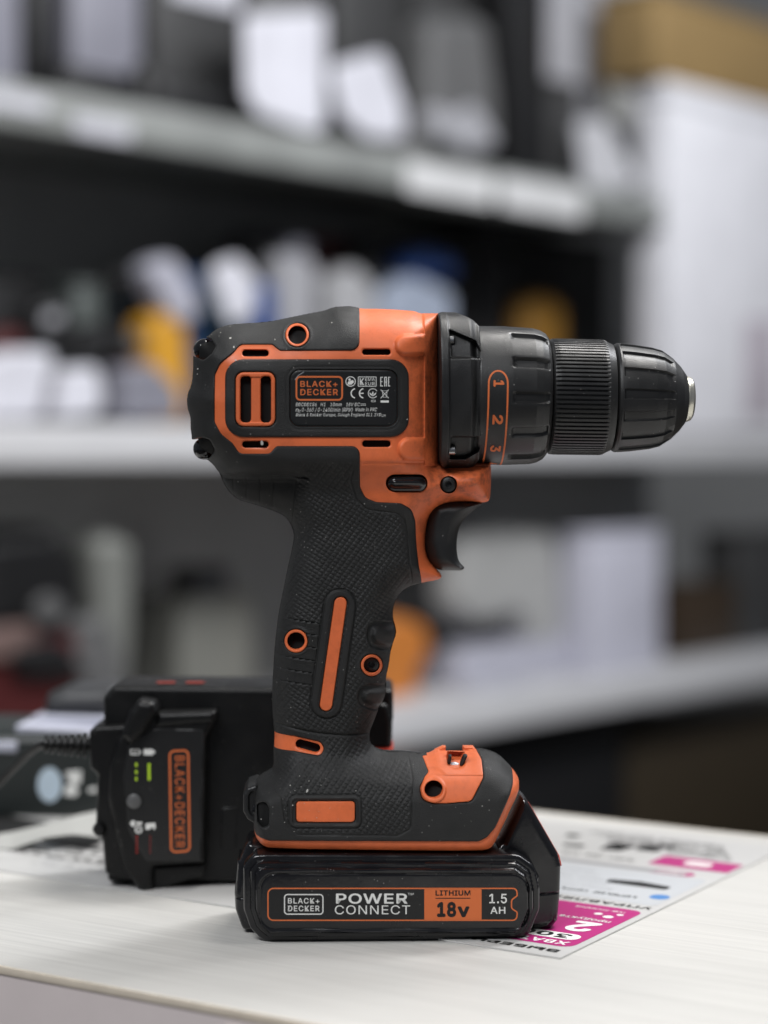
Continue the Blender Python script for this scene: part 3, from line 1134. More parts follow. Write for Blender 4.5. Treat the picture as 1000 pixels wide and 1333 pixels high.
bprint('lettering', M['print_white'], 0.10, _w2)


def _w3(q):
    q.text('1.5', 637, 1163.5, 660, 1176, 0.0105)
    q.text('AH', 638.5, 1180.5, 658, 1189.5, 0.0126)


bprint('capacity_lettering', M['print_white'], 0.10, _w3)


def _k1(q):
    q.text('LITHIUM', 567, 1159, 612.5, 1166, 0.026)
    q.rect(567, 1168.8, 612.5, 1169.9)
    q.text('18', 569, 1174, 594, 1194, 0.042)
    q.text('v', 595.5, 1179.8, 611.5, 1194, 0.038)


bprint('lettering', M['print_black'], 0.10, _k1)

# ---- print on the rating plate
q = Print()
q.stroke(rrect(386, 490.5, 445.5, 520.5, 5), 2.2)
q.text('BLACK+', 391, 495.8, 439.5, 503.8, 0.0147)
q.text('DECKER', 391, 506.3, 440, 514.6, 0.0147)
q.build('logo_print', M['print_orange'], lp, on_body(-0.38))
q = Print()
it = 0.18
q.text('BDCDD186', 385, 524.2, 412, 528.8, 0.0, it)
q.text('H1', 417.3, 524.2, 423.6, 528.8, 0.0, it)
q.text('10mm', 429.8, 524.2, 444.5, 528.8, 0.0, it)
q.text('18V DC', 450.5, 524.2, 468, 528.8, 0.0, it)
q.text('n', 385, 532, 388.2, 535.8, 0.0, it)
q.text('0', 388.5, 533.5, 390.8, 537, 0.0, it)
q.text('0-360 / 0-1400/min (RPM)', 392.5, 530.6, 458.5, 536.8, 0.0, it)
q.text('Made in PRC', 462.5, 530.6, 490.5, 535.4, 0.0, it)
q.text('Black & Decker Europe, Slough England SL1 3YD', 385, 537.8, 495.5, 543, 0.0, it)
q.text('UY', 497, 539.5, 502.5, 542.6, 0.0)
q.rect(469.5, 525.5, 476.5, 526.1)
for i in range(3):
    q.rect(469.5 + i * 2.5, 527.4, 471.4 + i * 2.5, 528)
# round "read the manual" mark
q.stroke(circle(456.5, 496.6, 6.2, 28), 1.0)
q.fill(circle(455.2, 494.2, 1.6, 14))
q.fill(np.array([(452.5, 500.5), (453, 496.8), (456, 496), (459.5, 494.5), (461, 497.5), (457.5, 500.8)]))
# boxed certification letters
q.stroke(rrect(466.5, 490.7, 489.8, 502.8, 0.3, 2), 0.8)
q.text('K', 468.5, 492.4, 474, 501.2, 0.0126)
q.text('EMA', 475.5, 491.8, 488, 495.9, 0.0)
q.text('EUR', 475.5, 497.4, 488, 501.6, 0.0)
# conformity mark of three tall letters
for x in (495.2, 500.4, 505.4):
    q.rect(x, 490.6, x + 1.1, 503)
q.rect(495.2, 490.6, 498.6, 491.7)
q.rect(495.2, 496.2, 498.2, 497.2)
q.rect(495.2, 501.9, 498.6, 503)
q.rect(500.4, 490.6, 503.8, 491.7)
q.rect(502.8, 490.6, 503.8, 503)
q.rect(500.4, 496.8, 503.8, 497.8)
q.rect(505.4, 490.6, 508, 491.7)
q.rect(505.4, 501.9, 508, 503)
# CE mark
for cx, bar in ((463.2, False), (474, True)):
    t = np.linspace(math.pi * 0.55, math.pi * 1.45, 18)
    q.stroke(np.stack([cx + 6.0 * np.cos(t), 512 + 6.0 * np.sin(t)], -1), 1.5, False)
    if bar:
        q.rect(468.4, 511.3, 473.6, 512.6)
# round leaf mark
t = np.linspace(-0.6, math.pi * 1.45, 30)
q.stroke(np.stack([485.5 + 6.0 * np.cos(t + 1.2), 512 + 6.0 * np.sin(t + 1.2)], -1), 0.9, False)
for ang in (-0.75, 0.0, 0.75):
    c0, s0 = math.sin(ang), -math.cos(ang)
    q.fill(np.array([(485.5, 516), (485.5 + c0 * 4 - s0 * 1.0, 516 + s0 * 4 + c0 * 1.0), (485.5 + c0 * 7, 516 + s0 * 7), (485.5 + c0 * 4 + s0 * 1.0, 516 + s0 * 4 - c0 * 1.0)]))
q.stroke(rrect(483.3, 521, 488.8, 523, 0.5, 2), 0.5)
# crossed-out bin
for a_, b_ in (((495.6, 507.2), (506.2, 518.4)), ((506.2, 507.2), (495.6, 518.4))):
    q.stroke(np.array([a_, b_]), 0.7, False)
q.stroke(np.array([(497.8, 508.5), (504.2, 508.5), (503.2, 517), (498.8, 517)]), 0.7)
q.rect(495.5, 521.3, 506.3, 524)
q.build('lettering', M['print_white'], lp, on_body(-0.37))
# scratch on the corner of the plate
q = Print()
q.stroke(np.array([(384, 494.5), (388, 489), (396, 484)]), 0.9, False)
q.build('scratch', M['print_grey'], lp, on_body(-0.36))


# ================================================================== THE TABLE
M['table'] = mat('pale_laminate', (0.57, 0.56, 0.53), 0.42, 0.4)
nt = M['table'].node_tree
b_ = nt.nodes['Principled BSDF']
tc = nt.nodes.new('ShaderNodeTexCoord')


def streaks(nt, src, scl, lo, hi, a, bval, detail=5):
    mp = nt.nodes.new('ShaderNodeMapping')
    mp.inputs['Scale'].default_value = scl
    nt.links.new(src, mp.inputs[0])
    n = nt.nodes.new('ShaderNodeTexNoise')
    n.inputs['Scale'].default_value = 1
    n.inputs['Detail'].default_value = detail
    n.inputs['Roughness'].default_value = 0.6
    nt.links.new(mp.outputs[0], n.inputs['Vector'])
    mr = nt.nodes.new('ShaderNodeMapRange')
    mr.inputs[1].default_value, mr.inputs[2].default_value, mr.inputs[3].default_value, mr.inputs[4].default_value = lo, hi, a, bval
    nt.links.new(n.outputs[0], mr.inputs[0])
    return mr.outputs[0]


g1 = streaks(nt, tc.outputs['Object'], (9, 420, 1), 0.35, 0.72, 1.05, 0.87)
g2 = streaks(nt, tc.outputs['Object'], (3, 60, 1), 0.3, 0.7, 1.03, 0.93)
g3 = streaks(nt, tc.outputs['Object'], (22, 1400, 1), 0.3, 0.7, 0.0, 1.0, 3)
mu = nt.nodes.new('ShaderNodeMath')
mu.operation = 'MULTIPLY'
nt.links.new(g1, mu.inputs[0])
nt.links.new(g2, mu.inputs[1])
mx = nt.nodes.new('ShaderNodeMix')
mx.data_type = 'RGBA'
mx.blend_type = 'MULTIPLY'
mx.inputs[0].default_value = 1
mx.inputs[6].default_value = (0.57, 0.56, 0.53, 1)
nt.links.new(mu.outputs[0], mx.inputs[7])
nt.links.new(mx.outputs[2], b_.inputs['Base Color'])
bp = nt.nodes.new('ShaderNodeBump')
bp.inputs['Strength'].default_value = 0.35
bp.inputs['Distance'].default_value = 0.0004
nt.links.new(g3, bp.inputs['Height'])
nt.links.new(bp.outputs[0], b_.inputs['Normal'])
M['edge'] = mat('cream_edge_band', (0.68, 0.60, 0.49), 0.5, 0.3, 0.1, 400, 0.1, 60)
M['carcass'] = mat('lilac_white_board', (0.60, 0.535, 0.52), 0.45, 0.4, 0.0, 1, 0.05, 25)

fa, fb = table_xy(0, 1260), table_xy(430, 1333)
ba, bb_ = table_xy(700, 1056), table_xy(1000, 1091)
tdir = (fb - fa) / np.linalg.norm(fb - fa)
tdir2 = (bb_ - ba) / np.linalg.norm(bb_ - ba)
tdir = (tdir + tdir2) / np.linalg.norm(tdir + tdir2)
tn = np.array([-tdir[1], tdir[0]])
tyaw = math.atan2(tdir[1], tdir[0])
depth = float((0.5 * (ba + bb_) - 0.5 * (fa + fb)) @ tn)
mid = 0.5 * (fa + fb)
table = empty('display_counter', (mid[0], mid[1], 0), tyaw)
tag(table, 'pale wood grain counter with a cream front edge under the cordless drill', 'counter')


def box(name, x0, y0, z0, x1, y1, z1, m, parent=None, bev=0.0, seg=2, angle=35):
    import bmesh
    bm = bmesh.new()
    bmesh.ops.create_cube(bm, size=1)
    for v in bm.verts:
        v.co.x = x0 + (v.co.x + 0.5) * (x1 - x0)
        v.co.y = y0 + (v.co.y + 0.5) * (y1 - y0)
        v.co.z = z0 + (v.co.z + 0.5) * (z1 - z0)
    if bev > 0:
        bmesh.ops.bevel(bm, geom=list(bm.edges), offset=bev, segments=seg, profile=0.5, affect='EDGES', clamp_overlap=True)
    me = bpy.data.meshes.new(name)
    bm.to_mesh(me)
    bm.free()
    me.shade_smooth()
    me.set_sharp_from_angle(angle=R(angle))
    return link_mesh(name, me, m, parent)


LX0, LX1 = -0.55, 0.75
box('counter_top', LX0, 0.0, -0.0022, LX1, depth, 0.0, M['table'], table, 0.0)
box('edge_band', LX0, -0.0012, -0.0030, LX1, 0.0, 0.0002, M['edge'], table, 0.0003)
box('counter_body', LX0, -0.0006, -0.42, LX1, depth, -0.0024, M['carcass'], table, 0.001)
box('end_panel', 0.032, -0.0035, -0.42, LX1, 0.0004, -0.0062, M['edge'], table, 0.0015)
box('back_strip', LX0, depth, -0.03, LX1, depth + 0.0015, 0.0003, M['edge'], table, 0.0004)

M['sheet'] = mat('coated_sheet', (0.53, 0.525, 0.51), 0.30, 0.5, 0.0, 1, 0.03, 20)
# ---- the big information sheet lying on the counter
C0 = table_xy(730, 1249)
e1 = table_xy(936, 1148) - C0
e1 /= np.linalg.norm(e1)
e2 = table_xy(60, 1144) - C0
e2 /= np.linalg.norm(e2)
sheet = empty('information_sheet', (0, 0, 0))
tag(sheet, 'white printed sheet with magenta blocks and upside down lettering lying under the drill', 'sheet')


def sheet_pts(st, z):
    P = C0[None] + np.outer(st[:, 0], e2) / 1000 + np.outer(st[:, 1], e1) / 1000
    return np.concatenate([P, (z * np.ones(len(P)))[:, None]], 1)


SW, SHH = 420.0, 262.0
ts = np.array([(0, 0), (SW, 0), (SW, SHH), (0, SHH)], float)
V = np.concatenate([sheet_pts(ts, 0.0001), sheet_pts(ts, 0.0007)])
mesh_py('sheet_paper', V, [(4, 7, 6, 5), (0, 1, 5, 4), (1, 2, 6, 5), (2, 3, 7, 6), (3, 0, 4, 7)], M['sheet'], sheet, None)


def st_of(x, y):
    P = table_xy(x, y) - C0
    A = np.array([e2, e1]).T
    r = np.linalg.solve(A, P)
    return r * 1000


def on_sheet(z):
    return lambda st: sheet_pts(st[:, :2], z + st[:, 2] / 1000)


class SPrint(Print):
    def utext(self, s, sx, t0, t1, wid, bold=0.02):
        """upside down line: starts at s = sx and runs left, its feet at the far side t1."""
        V, F = glyphs(s, bold)
        self.add(np.stack([sx + V[:, 0] * wid, t1 - V[:, 1] * (t1 - t0), V[:, 2]], -1), F)

    def srr(self, s0, t0, s1, t1, r):
        self.fill(rrect(s0, t0, s1, t1, r, 5))


def stp(*a):
    v = st_of(*a)
    return round(float(v[0]), 1), round(float(v[1]), 1)



rs = random.Random(3)


def marks(q, s0, t0, s1, t1, word=(4, 12)):
    """a line of print too small to read: short strokes like letters."""
    x = s0
    while x < s1:
        n = rs.randint(*word)
        for _ in range(n):
            wl = (t1 - t0) * rs.uniform(0.35, 0.7)
            if x + wl > s1:
                return
            k = rs.random()
            q.rect(x, t0, x + wl * 0.3, t1)
            if k < 0.6:
                q.rect(x + wl * 0.3, t1 - (t1 - t0) * 0.28, x + wl, t1)
            if k > 0.3:
                q.rect(x + wl * 0.65, t0, x + wl, t0 + (t1 - t0) * 0.7)
            x += wl * 1.3
        x += (t1 - t0) * 0.7


q = SPrint()
q.srr(3.5, 16, 78, 91, 6)
q.srr(2.5, 186, 44, 208, 1.0)
q.srr(14, 168, 37, 177, 4)
q.fill(circle(24, 138, 2.3, 16))
q.build('colour_block', M['print_magenta'], sheet, on_sheet(0.00078))
q = SPrint()
q.srr(4, 103, 130, 166, 4)
q.build('pale_panel', M['print_pale'], sheet, on_sheet(0.00076))
q = SPrint()
q.utext('ВЫБЕРИТЕ', 5, 6.0, 10.5, 52, 0.0300)
q.build('lettering', M['print_black'], sheet, on_sheet(0.00082))
q = SPrint()
q.utext('УПРАВЛЯЙТЕ', 3, 94, 99.5, 62, 0.0180)
q.build('lettering', M['print_black'], sheet, on_sheet(0.00082))
q = SPrint()
marks(q, 18, 112, 60, 116)
marks(q, 70, 112, 120, 116)
q.fill(fillet([(13, 136, 2), (44, 136, 2), (44, 143, 2), (30, 146, 2), (13, 143, 2)]))
marks(q, 52, 186, 130, 190)
for a in range(9):
    x0, y0 = 46 + rs.uniform(0, 70), 194 + rs.uniform(0, 32)
    q.fill(fillet([(x0, y0, 2), (x0 + rs.uniform(5, 16), y0 + rs.uniform(-2, 2), 2), (x0 + rs.uniform(6, 13), y0 + rs.uniform(5, 11), 2), (x0 + rs.uniform(-3, 3), y0 + rs.uniform(4, 9), 2)]))
for a in range(5):
    marks(q, 12 + 4 * a, 214 + 7 * a, 70 + 8 * a, 218 + 7 * a)
q.rect(230, 62, 420, 66)
for a in range(5):
    marks(q, 262 - 3 * a, 36 + 8 * a, 415, 41.5 + 8 * a)
q.fill(fillet([(300, 66, 2), (415, 60, 2), (415, 110, 2), (310, 104, 2)]))
q.build('small_print', M['print_black'], sheet, on_sheet(0.00082))['kind'] = 'stuff'
q = SPrint()
q.rect(18, 169, 112, 175.5)
for a in range(5):
    marks(q, 34 + 6 * a, 122 + 8 * a, 126, 124.2 + 8 * a)
for a in range(3):
    marks(q, 225, 20 + 6 * a, 300, 22 + 6 * a)
q.build('grey_print', M['print_grey'], sheet, on_sheet(0.00080))
q = SPrint()
q.srr(5, 116, 14, 126, 4.4)
q.build('blue_badge', M['print_blue'], sheet, on_sheet(0.00080))
q = SPrint()
q.utext('ХВАТИТ', 7, 18.5, 24, 34, 0.0240)
q.build('lettering', M['print_white'], sheet, on_sheet(0.00086))
q = SPrint()
q.srr(7, 27, 46, 37, 4.5)
q.utext('2', 9, 42, 60, 12, 0.0300)
q.utext('продукта', 8, 63, 67, 24, 0.0120)
q.fill(circle(13, 73, 2.4, 18))
q.fill(circle(19, 76, 2.0, 18))
q.fill(circle(10, 79, 1.6, 14))
marks(q, 10, 83, 34, 85)
q.srr(15, 193, 29, 202, 3)
marks(q, 19, 170.5, 33, 174.5)
q.build('lettering', M['print_white'], sheet, on_sheet(0.00086))
q = SPrint()
q.utext('300', 11, 28.5, 35.5, 24, 0.0300)
q.build('lettering', M['print_black'], sheet, on_sheet(0.00090))

# ================================================================== THE CHARGER
CF = Frame((0, 0.075, 0), R(0))
charger = empty('battery_charger', (0, 0.075, 0), 0)
tag(charger, 'black battery charger with orange lettering and status icons standing behind the drill', 'charger')


def cpoly(pts, w):
    return CF.px(*fillet(pts).T, w)


def cpatch(name, pts, w, m, edge, skirt, h=0.5, parent=None, extra=None):
    q = cpoly(pts, w)
    q[:, 1] = np.maximum(q[:, 1], 0.2)
    return patch(name, parent or charger, m, lambda P: sdf(P, q), (lambda P, d: w + 0 * d) if extra is None else extra, bbox(q), h, edge, skirt)


cpatch('charger_body', [(134, 908, 4), (148, 893, 5), (512, 897, 8), (512, 935, 10), (470, 1149, 10), (140, 1149, 6)], 0, M['charger_black'], 2.5, 42, 0.7)
cpatch('charger_body_end', [(470, 912, 8), (505, 916, 10), (511, 940, 8), (510, 974, 3), (470, 976)], 3, M['charger_black'], 2.5, 30)
cpatch('end_stripe', [(470, 975), (512, 974), (512, 981), (470, 983)], 3.5, M['redbtn'], 0.5, 25)
cpatch('side_column', [(116, 952, 3), (124, 946, 3), (165, 944), (172, 1146), (137, 1138, 5), (133, 1095), (124, 1078, 4), (127, 1010, 3), (117, 1000, 3)], 6, M['charger_black'], 2.0, 30)
cpatch('control_panel', [(152, 962, 6), (180, 930), (281, 927, 3), (279, 940, 3), (268, 962, 5), (266, 1124, 4), (199, 1129, 3), (199, 1158, 5), (182, 1162, 9), (160, 1132, 14), (147, 1078), (140, 1040), (142, 1000, 10)], 11, M['charger_black'], 2.8, 16)
cpatch('panel_face', [(168, 962, 8), (205, 948, 6), (266, 950, 4), (262, 1120, 3), (190, 1122, 6), (166, 1080, 20), (160, 1010, 10)], 11.3, M['label_black'], 0.4, 0.5)
cpatch('top_ledge', [(205, 928), (281, 926, 3), (279, 941, 3), (200, 948)], 12.2, M['charger_black'], 2.4, 14)
cpatch('catch_lever', [(157, 958, 4), (168, 926, 6), (180, 911, 7), (200, 914, 8), (205, 926, 5), (190, 951, 5), (170, 972, 5)], 17, M['charger_black'], 3.6, 12)
cpatch('lower_lip', [(196, 1128), (268, 1124), (264, 1140, 6), (206, 1161, 6), (192, 1160, 4)], 6, M['charger_black'], 1.5, 10)
cpatch('side_plate', [(288, 1052, 3), (309, 1050, 3), (308, 1104, 3), (287, 1106, 3)], 0.4, M['charger_black'], 0.4, 0.5)
disc_lathe('test_button', charger, mat('button_grey', (0.09, 0.09, 0.09), 0.4), *CF.px(174.5, 1043, 11)[()], 11.2, [(3.4, -0.4), (3.3, 0.3), (2.6, 0.7), (0.01, 0.9)])
disc_lathe('button_ring', charger, M['charger_black'], *CF.px(174.5, 1043, 11)[()], 11.2, [(4.2, -0.4), (4.1, 0.2), (3.5, 0.25), (3.4, -0.2)])
disc_lathe('side_knob', charger, M['charger_black'], *CF.px(129, 1080, 8)[()], 6, [(3.0, -6), (3.0, 1.5), (2.2, 3), (0.01, 3.5)])
PL = 11.3
q = Print()
q.stroke(fillet([(221, 978, 6), (245, 976.5, 6), (247, 1107.5, 6), (223, 1109.5, 6)]), 2.6)
q.text('BLACK+DECKER', 228, 984, 240.5, 1103, 0.006, 0, -90)
q.build('logo_print', M['print_orange'], charger, on_plane(CF, PL + 0.06))
q = Print()
q.stroke(rrect(170.5, 975.8, 181.5, 982, 1, 2), 1.6)
q.rect(182.3, 977.5, 184, 980.5)
q.rect(174.5, 977.8, 177.5, 980)
q.build('charging_icon', M['print_white'], charger, on_plane(CF, PL + 0.06))
q = Print()
q.fill(rrect(187, 975, 199.5, 983, 1, 2))
q.rect(200, 977, 202, 981)
q.build('full_battery_icon', M['print_white'], charger, on_plane(CF, PL + 0.06))
q = Print()
q.fill(circle(173.5, 1072, 4, 16))
q.rect(175, 1070, 185, 1073.5)
q.stroke(circle(180.5, 1080, 4.2, 20), 1.8)
q.fill(circle(180.5, 1080, 1.4, 10))
q.build('temperature_icon', M['print_white'], charger, on_plane(CF, PL + 0.06))
q = Print()
q.fill(np.array([(189.5, 1072), (202.5, 1071), (202.5, 1078), (200, 1081), (199.5, 1076), (194, 1080), (189.5, 1080)]))
q.build('fault_icon', M['print_white'], charger, on_plane(CF, PL + 0.06))
q = Print()
for y in (993, 1002.5, 1011.5):
    q.fill(rrect(176.0, y, 179.0, y + 5, 0.8, 2))
q.fill(rrect(192.4, 993.5, 196.0, 1016, 0.8, 2))
q.build('status_marks', M['print_green'], charger, on_plane(CF, PL + 0.06))
q = Print()
for y in range(5):
    q.rect(177, 1088 + y * 5, 179.4, 1091 + y * 5)
for y in range(7):
    q.rect(194.8, 1088 + y * 3.5, 196.4, 1089.6 + y * 3.5)
q.build('status_marks', M['print_red'], charger, on_plane(CF, PL + 0.06))


def tube(name, pts, rad, m, parent, n=14):
    """swept round bar through world or local points; rad may be a list."""
    P = np.asarray(pts, float)
    r = np.broadcast_to(np.asarray(rad, float), (len(P),))
    T = np.gradient(P, axis=0)
    T /= np.linalg.norm(T, axis=1, keepdims=True)
    up = np.array([0.13, 0.21, 0.97])
    A = np.cross(T, up)
    A /= np.linalg.norm(A, axis=1, keepdims=True)
    B = np.cross(A, T)
    V, Q = [], []
    for i in range(len(P)):
        for k in range(n):
            a = 2 * math.pi * k / n
            V.append(P[i] + r[i] * (math.cos(a) * A[i] + math.sin(a) * B[i]))
    for i in range(len(P) - 1):
        for k in range(n):
            Q.append((i * n + k, i * n + (k + 1) % n, (i + 1) * n + (k + 1) % n, (i + 1) * n + k))
    return mesh_np(name, np.array(V), np.array(Q)[:, ::-1], m, parent, 50, [(i0, i0 + 1 + j, i0 + 2 + j) if i0 == 0 else (i0, i0 + 2 + j, i0 + 1 + j) for i0 in (0, (len(P) - 1) * n) for j in range(n - 2)])


def loc3(fr, x, y, w):
    a = fr.px(x, y, w)
    return np.array([a[0], -w, a[1]]) / 1000


a, b = loc3(CF, 122, 970, -4), loc3(CF, 58, 969, -2)
pp, rr_ = [], []
for i in range(64):
    t = i / 63
    pp.append(a + (b - a) * t)
    k = (t * 7.5) % 1.0
    rr_.append((0.0060 - 0.0024 * t) * (1.06 if k < 0.58 else 0.55))
tube('strain_relief', pp, rr_, M['charger_black'], charger, 18)
cp = [loc3(CF, 66, 968, -2), loc3(CF, 58, 969, -3), loc3(CF, 48, 973, -8), loc3(CF, 34, 984, -16), loc3(CF, 14, 1004, -26), loc3(CF, -12, 1030, -36), loc3(CF, -40, 1060, -44)]
tc_ = np.linspace(0, 6, 50)
cp = np.array(cp)
cpi = np.stack([np.interp(tc_, range(7), cp[:, k]) for k in range(3)], -1)
for _ in range(3):
    cpi[1:-1] = (cpi[:-2] + 2 * cpi[1:-1] + cpi[2:]) / 4
cpi[:, 2] = np.maximum(cpi[:, 2], 0.004)
tube('power_cord', cpi, 0.0019, M['charger_black'], charger, 12)
# red printing on the upper face of the body
tz = CF.px(200, 897, -1)[1] / 1000
V, F = [], []
for x0, x1 in ((204, 228), (242, 266)):
    u0, u1 = CF.px(x0, 893, -12)[0] / 1000, CF.px(x1, 893, -12)[0] / 1000
    n = len(V)
    zt = float(CF.px(134, 893, 0)[1]) / 1000 + 0.0002
    V += [(u0, 0.010, zt), (u1, 0.010, zt), (u1, 0.017, zt), (u0, 0.017, zt)]
    F.append((n, n + 1, n + 2, n + 3))
mesh_py('top_print', V, F, mat('print_dull_red', (0.22, 0.03, 0.02), 0.6, 0.2), charger, None)

# ================================================================== THINGS AT THE LEFT OF THE COUNTER


def child_patch(root, fr, o, u0, w0, z0):
    o.location = (-u0 / 1000, w0 / 1000, -z0 / 1000)
    return o


def shape(name, label, cat, fr, parts, group=None, w=0.0):
    """a thing built of inflated outlines: parts = (name, px outline with fillets, w, thickness, rim radius, material)."""
    polys = []
    for pn, pts, pw, th, rim, m in parts:
        polys.append(fr.px(*fillet(pts).T, pw))
    q = polys[0]
    u0, z0 = float(q[:, 0].mean()), float(min(p[:, 1].min() for p in polys))
    wc = parts[0][2]
    base = fr.loc + np.array([fr.c * u0 + fr.s * wc, fr.s * u0 - fr.c * wc, z0]) / np.array([1000, 1000, 1000])
    root = empty(name, base, fr.yaw)
    tag(root, label, cat, group)
    for (pn, pts, pw, th, rim, m), q in zip(parts, polys):
        hh = max(0.4, min(np.ptp(q[:, 0]), np.ptp(q[:, 1])) / 26)
        o = patch(pn, root, m, lambda P: sdf(P, q), lambda P, d: pw - rim + rim * np.sqrt(np.clip(1 - (1 - np.clip(d / max(rim, 0.01), 0, 1)) ** 2, 0, 1)), bbox(q, hh), hh, 0, floor=pw - th)
        o.location = (-u0 / 1000, wc / 1000, -z0 / 1000)
    return root


M['case'] = mat('dark_green_black_case', (0.012, 0.016, 0.015), 0.4, 0.5)
M['case2'] = mat('charcoal_case', (0.035, 0.036, 0.038), 0.45, 0.5)
M['pale'] = mat('pale_grey_blue', (0.42, 0.43, 0.50), 0.5, 0.4)
M['sticker'] = mat('sticker_pale_blue', (0.50, 0.60, 0.68), 0.45, 0.4)
KF = Frame((0, 0.235, 0), R(-6))
shape('equipment_case', 'dark green black case with a round pale blue sticker behind the charger', 'case', KF, [
    ('case_body', [(-60, 950, 8), (20, 952, 10), (112, 952, 10), (140, 985, 8), (140, 1074, 6), (-60, 1076, 6)], 0, 70, 8, M['case']),
    ('round_sticker', [tuple(v) for v in np.stack([64.5 + 16 * np.cos(np.linspace(0, 6.2, 30)), 1022 + 22.5 * np.sin(np.linspace(0, 6.2, 30))], -1)], 0.5, 1, 0.2, M['sticker']),
    ('printed_mark', [(84, 1005, 2), (106, 1003, 2), (105, 1020, 2), (96, 1022), (103, 1030, 3), (98, 1037, 3), (83, 1036, 3), (85, 1024), (92, 1020)], 0.5, 1, 0.2, M['print_white']),
    ('printed_mark', [(114, 1026, 2), (126, 1025, 2), (126, 1031, 2), (116, 1032, 2)], 0.5, 1, 0.2, M['print_white'])])
shape('folded_booklet', 'pale folded booklet on top of the dark case beside the cord', 'booklet', KF, [('booklet_cover', [(20, 944, 2), (132, 952, 2), (132, 963, 2), (18, 968, 2)], -5, 50, 1.5, M['pale']), ('page_block', [(22, 956), (131, 957), (131, 961), (22, 963)], -4.6, 48, 0.5, M['paper'])])
shape('folded_booklet', 'lower pale booklet at the left edge of the photo, on the dark case', 'booklet', KF, [('booklet_cover', [(-40, 966, 3), (21, 966, 3), (21, 980, 3), (-40, 978, 3)], 2, 40, 1.5, M['pale'])])
shape('folded_booklet', 'topmost pale booklet, under the charcoal pouch', 'booklet', KF, [('booklet_cover', [(42, 931, 3), (140, 934, 3), (140, 944, 3), (44, 943, 3)], -25, 50, 1.5, M['pale'])])
shape('charcoal_pouch', 'rounded charcoal pouch lying on the pale booklets behind the charger', 'pouch', KF, [('pouch_body', [(58, 905, 8), (80, 896, 8), (150, 894, 8), (150, 933, 4), (52, 932, 4)], -30, 45, 9, M['case2'])])

# curled strip of white paper between case and charger
SF = Frame((0, 0.165, 0), 0)
up_ = [(-30, 1090), (20, 1082), (60, 1072), (95, 1062), (130, 1055)]
lo_ = [(-30, 1120), (20, 1104), (60, 1090), (95, 1086), (130, 1090)]
V = []
tt_ = np.linspace(0, 4, 40)
for P_, w in ((up_, -14), (lo_, 6)):
    P_ = np.array(P_, float)
    V.append([loc3(SF, np.interp(t, range(5), P_[:, 0]), np.interp(t, range(5), P_[:, 1]), w) for t in tt_])
V = np.array(V)
for _ in range(4):
    V[:, 1:-1] = (V[:, :-2] + 2 * V[:, 1:-1] + V[:, 2:]) / 4
V[..., 2] = np.maximum(V[..., 2], 0.0012)
mid_ = V.mean(0) + np.array([0, 0, 0.0015])
W = np.concatenate([V[0], mid_, V[1]])
W2 = W - np.array([0, -0.0006, 0.0007])
F = []
for r in range(2):
    for i in range(39):
        a = r * 40 + i
        F.append((a, a + 40, a + 41, a + 1))
        F.append((a + 120, a + 121, a + 161, a + 160))
strip = empty('paper_strip', SF.loc)
tag(strip, 'curled white paper strip on the counter between the dark case and the charger', 'paper')
mesh_py('strip_sheet', np.concatenate([W, W2]), F, mat('strip_paper', (0.36, 0.36, 0.34), 0.6, 0.3), strip, 60)

# ================================================================== THE SHELVES BEHIND


def ray_z(x, y, z):
    X, Y = (x - PX0) / FPX, -(y - PY0) / FPX
    cp_, sp_ = math.cos(PITCH), math.sin(PITCH)
    t = (z - CAM[2]) / (-sp_ + Y * cp_)
    return np.array([CAM[0] + X * t, CAM[1] + (cp_ + Y * sp_) * t])


EYE = CAM[2]
s0, s1 = ray_z(0, 108, EYE + 0.5), ray_z(900, 268, EYE + 0.5)
byaw = math.atan2(s1[1] - s0[1], s1[0] - s0[0])
BF = Frame((s0[0], s0[1], 0), byaw)
Z_UP = (EYE + 0.5) * 1000
Z_MID = float(BF.px(100, 553, 0)[1])
Z_LOW = float(BF.px(1000, 852, 0)[1])
U_END = float(BF.px(916, 280, 0)[0])
U_FAR = float(BF.px(1080, 600, 0)[0])
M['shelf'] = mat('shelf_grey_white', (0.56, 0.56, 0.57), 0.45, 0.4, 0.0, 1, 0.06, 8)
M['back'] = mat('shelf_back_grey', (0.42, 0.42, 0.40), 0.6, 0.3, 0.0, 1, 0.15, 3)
M['shelf_shaded'] = mat('shelf_shaded_grey', (0.24, 0.25, 0.24), 0.5, 0.4, 0.0, 1, 0.2, 9)  # upper shelf: its weaker light is put into a darker shelf colour
unit = empty('shelving_unit', BF.loc, byaw)
tag(unit, 'tall grey shelving unit running away to the right behind the counter', 'shelving')
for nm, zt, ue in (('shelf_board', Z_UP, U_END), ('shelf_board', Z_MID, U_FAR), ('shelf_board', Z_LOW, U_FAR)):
    sm_ = M['shelf_shaded'] if zt == Z_UP else M['shelf']
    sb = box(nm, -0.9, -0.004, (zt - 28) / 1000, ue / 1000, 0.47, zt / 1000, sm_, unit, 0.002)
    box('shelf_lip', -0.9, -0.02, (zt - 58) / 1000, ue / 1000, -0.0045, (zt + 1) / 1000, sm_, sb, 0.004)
box('back_panel', -0.9, 0.472, -0.9, U_FAR / 1000, 0.49, 1.6, M['back'], unit)
floor = box('floor', -6, -3, -0.92, 8, 9, -0.9, mat('dark_floor', (0.05, 0.04, 0.03), 0.5), None)
tag(floor, kind='structure')
wall = box('wall', -8, 7.0, -0.9, 10, 7.1, 3.2, mat('grey_wall', (0.32, 0.32, 0.31), 0.7), None)
tag(wall, kind='structure')


def B(name, col, rough=0.5):
    k = 'bg_' + name
    if k not in M:
        M[k] = mat(k, col, rough, 0.4, 0.0, 1, 0.12, 14)
    return M[k]


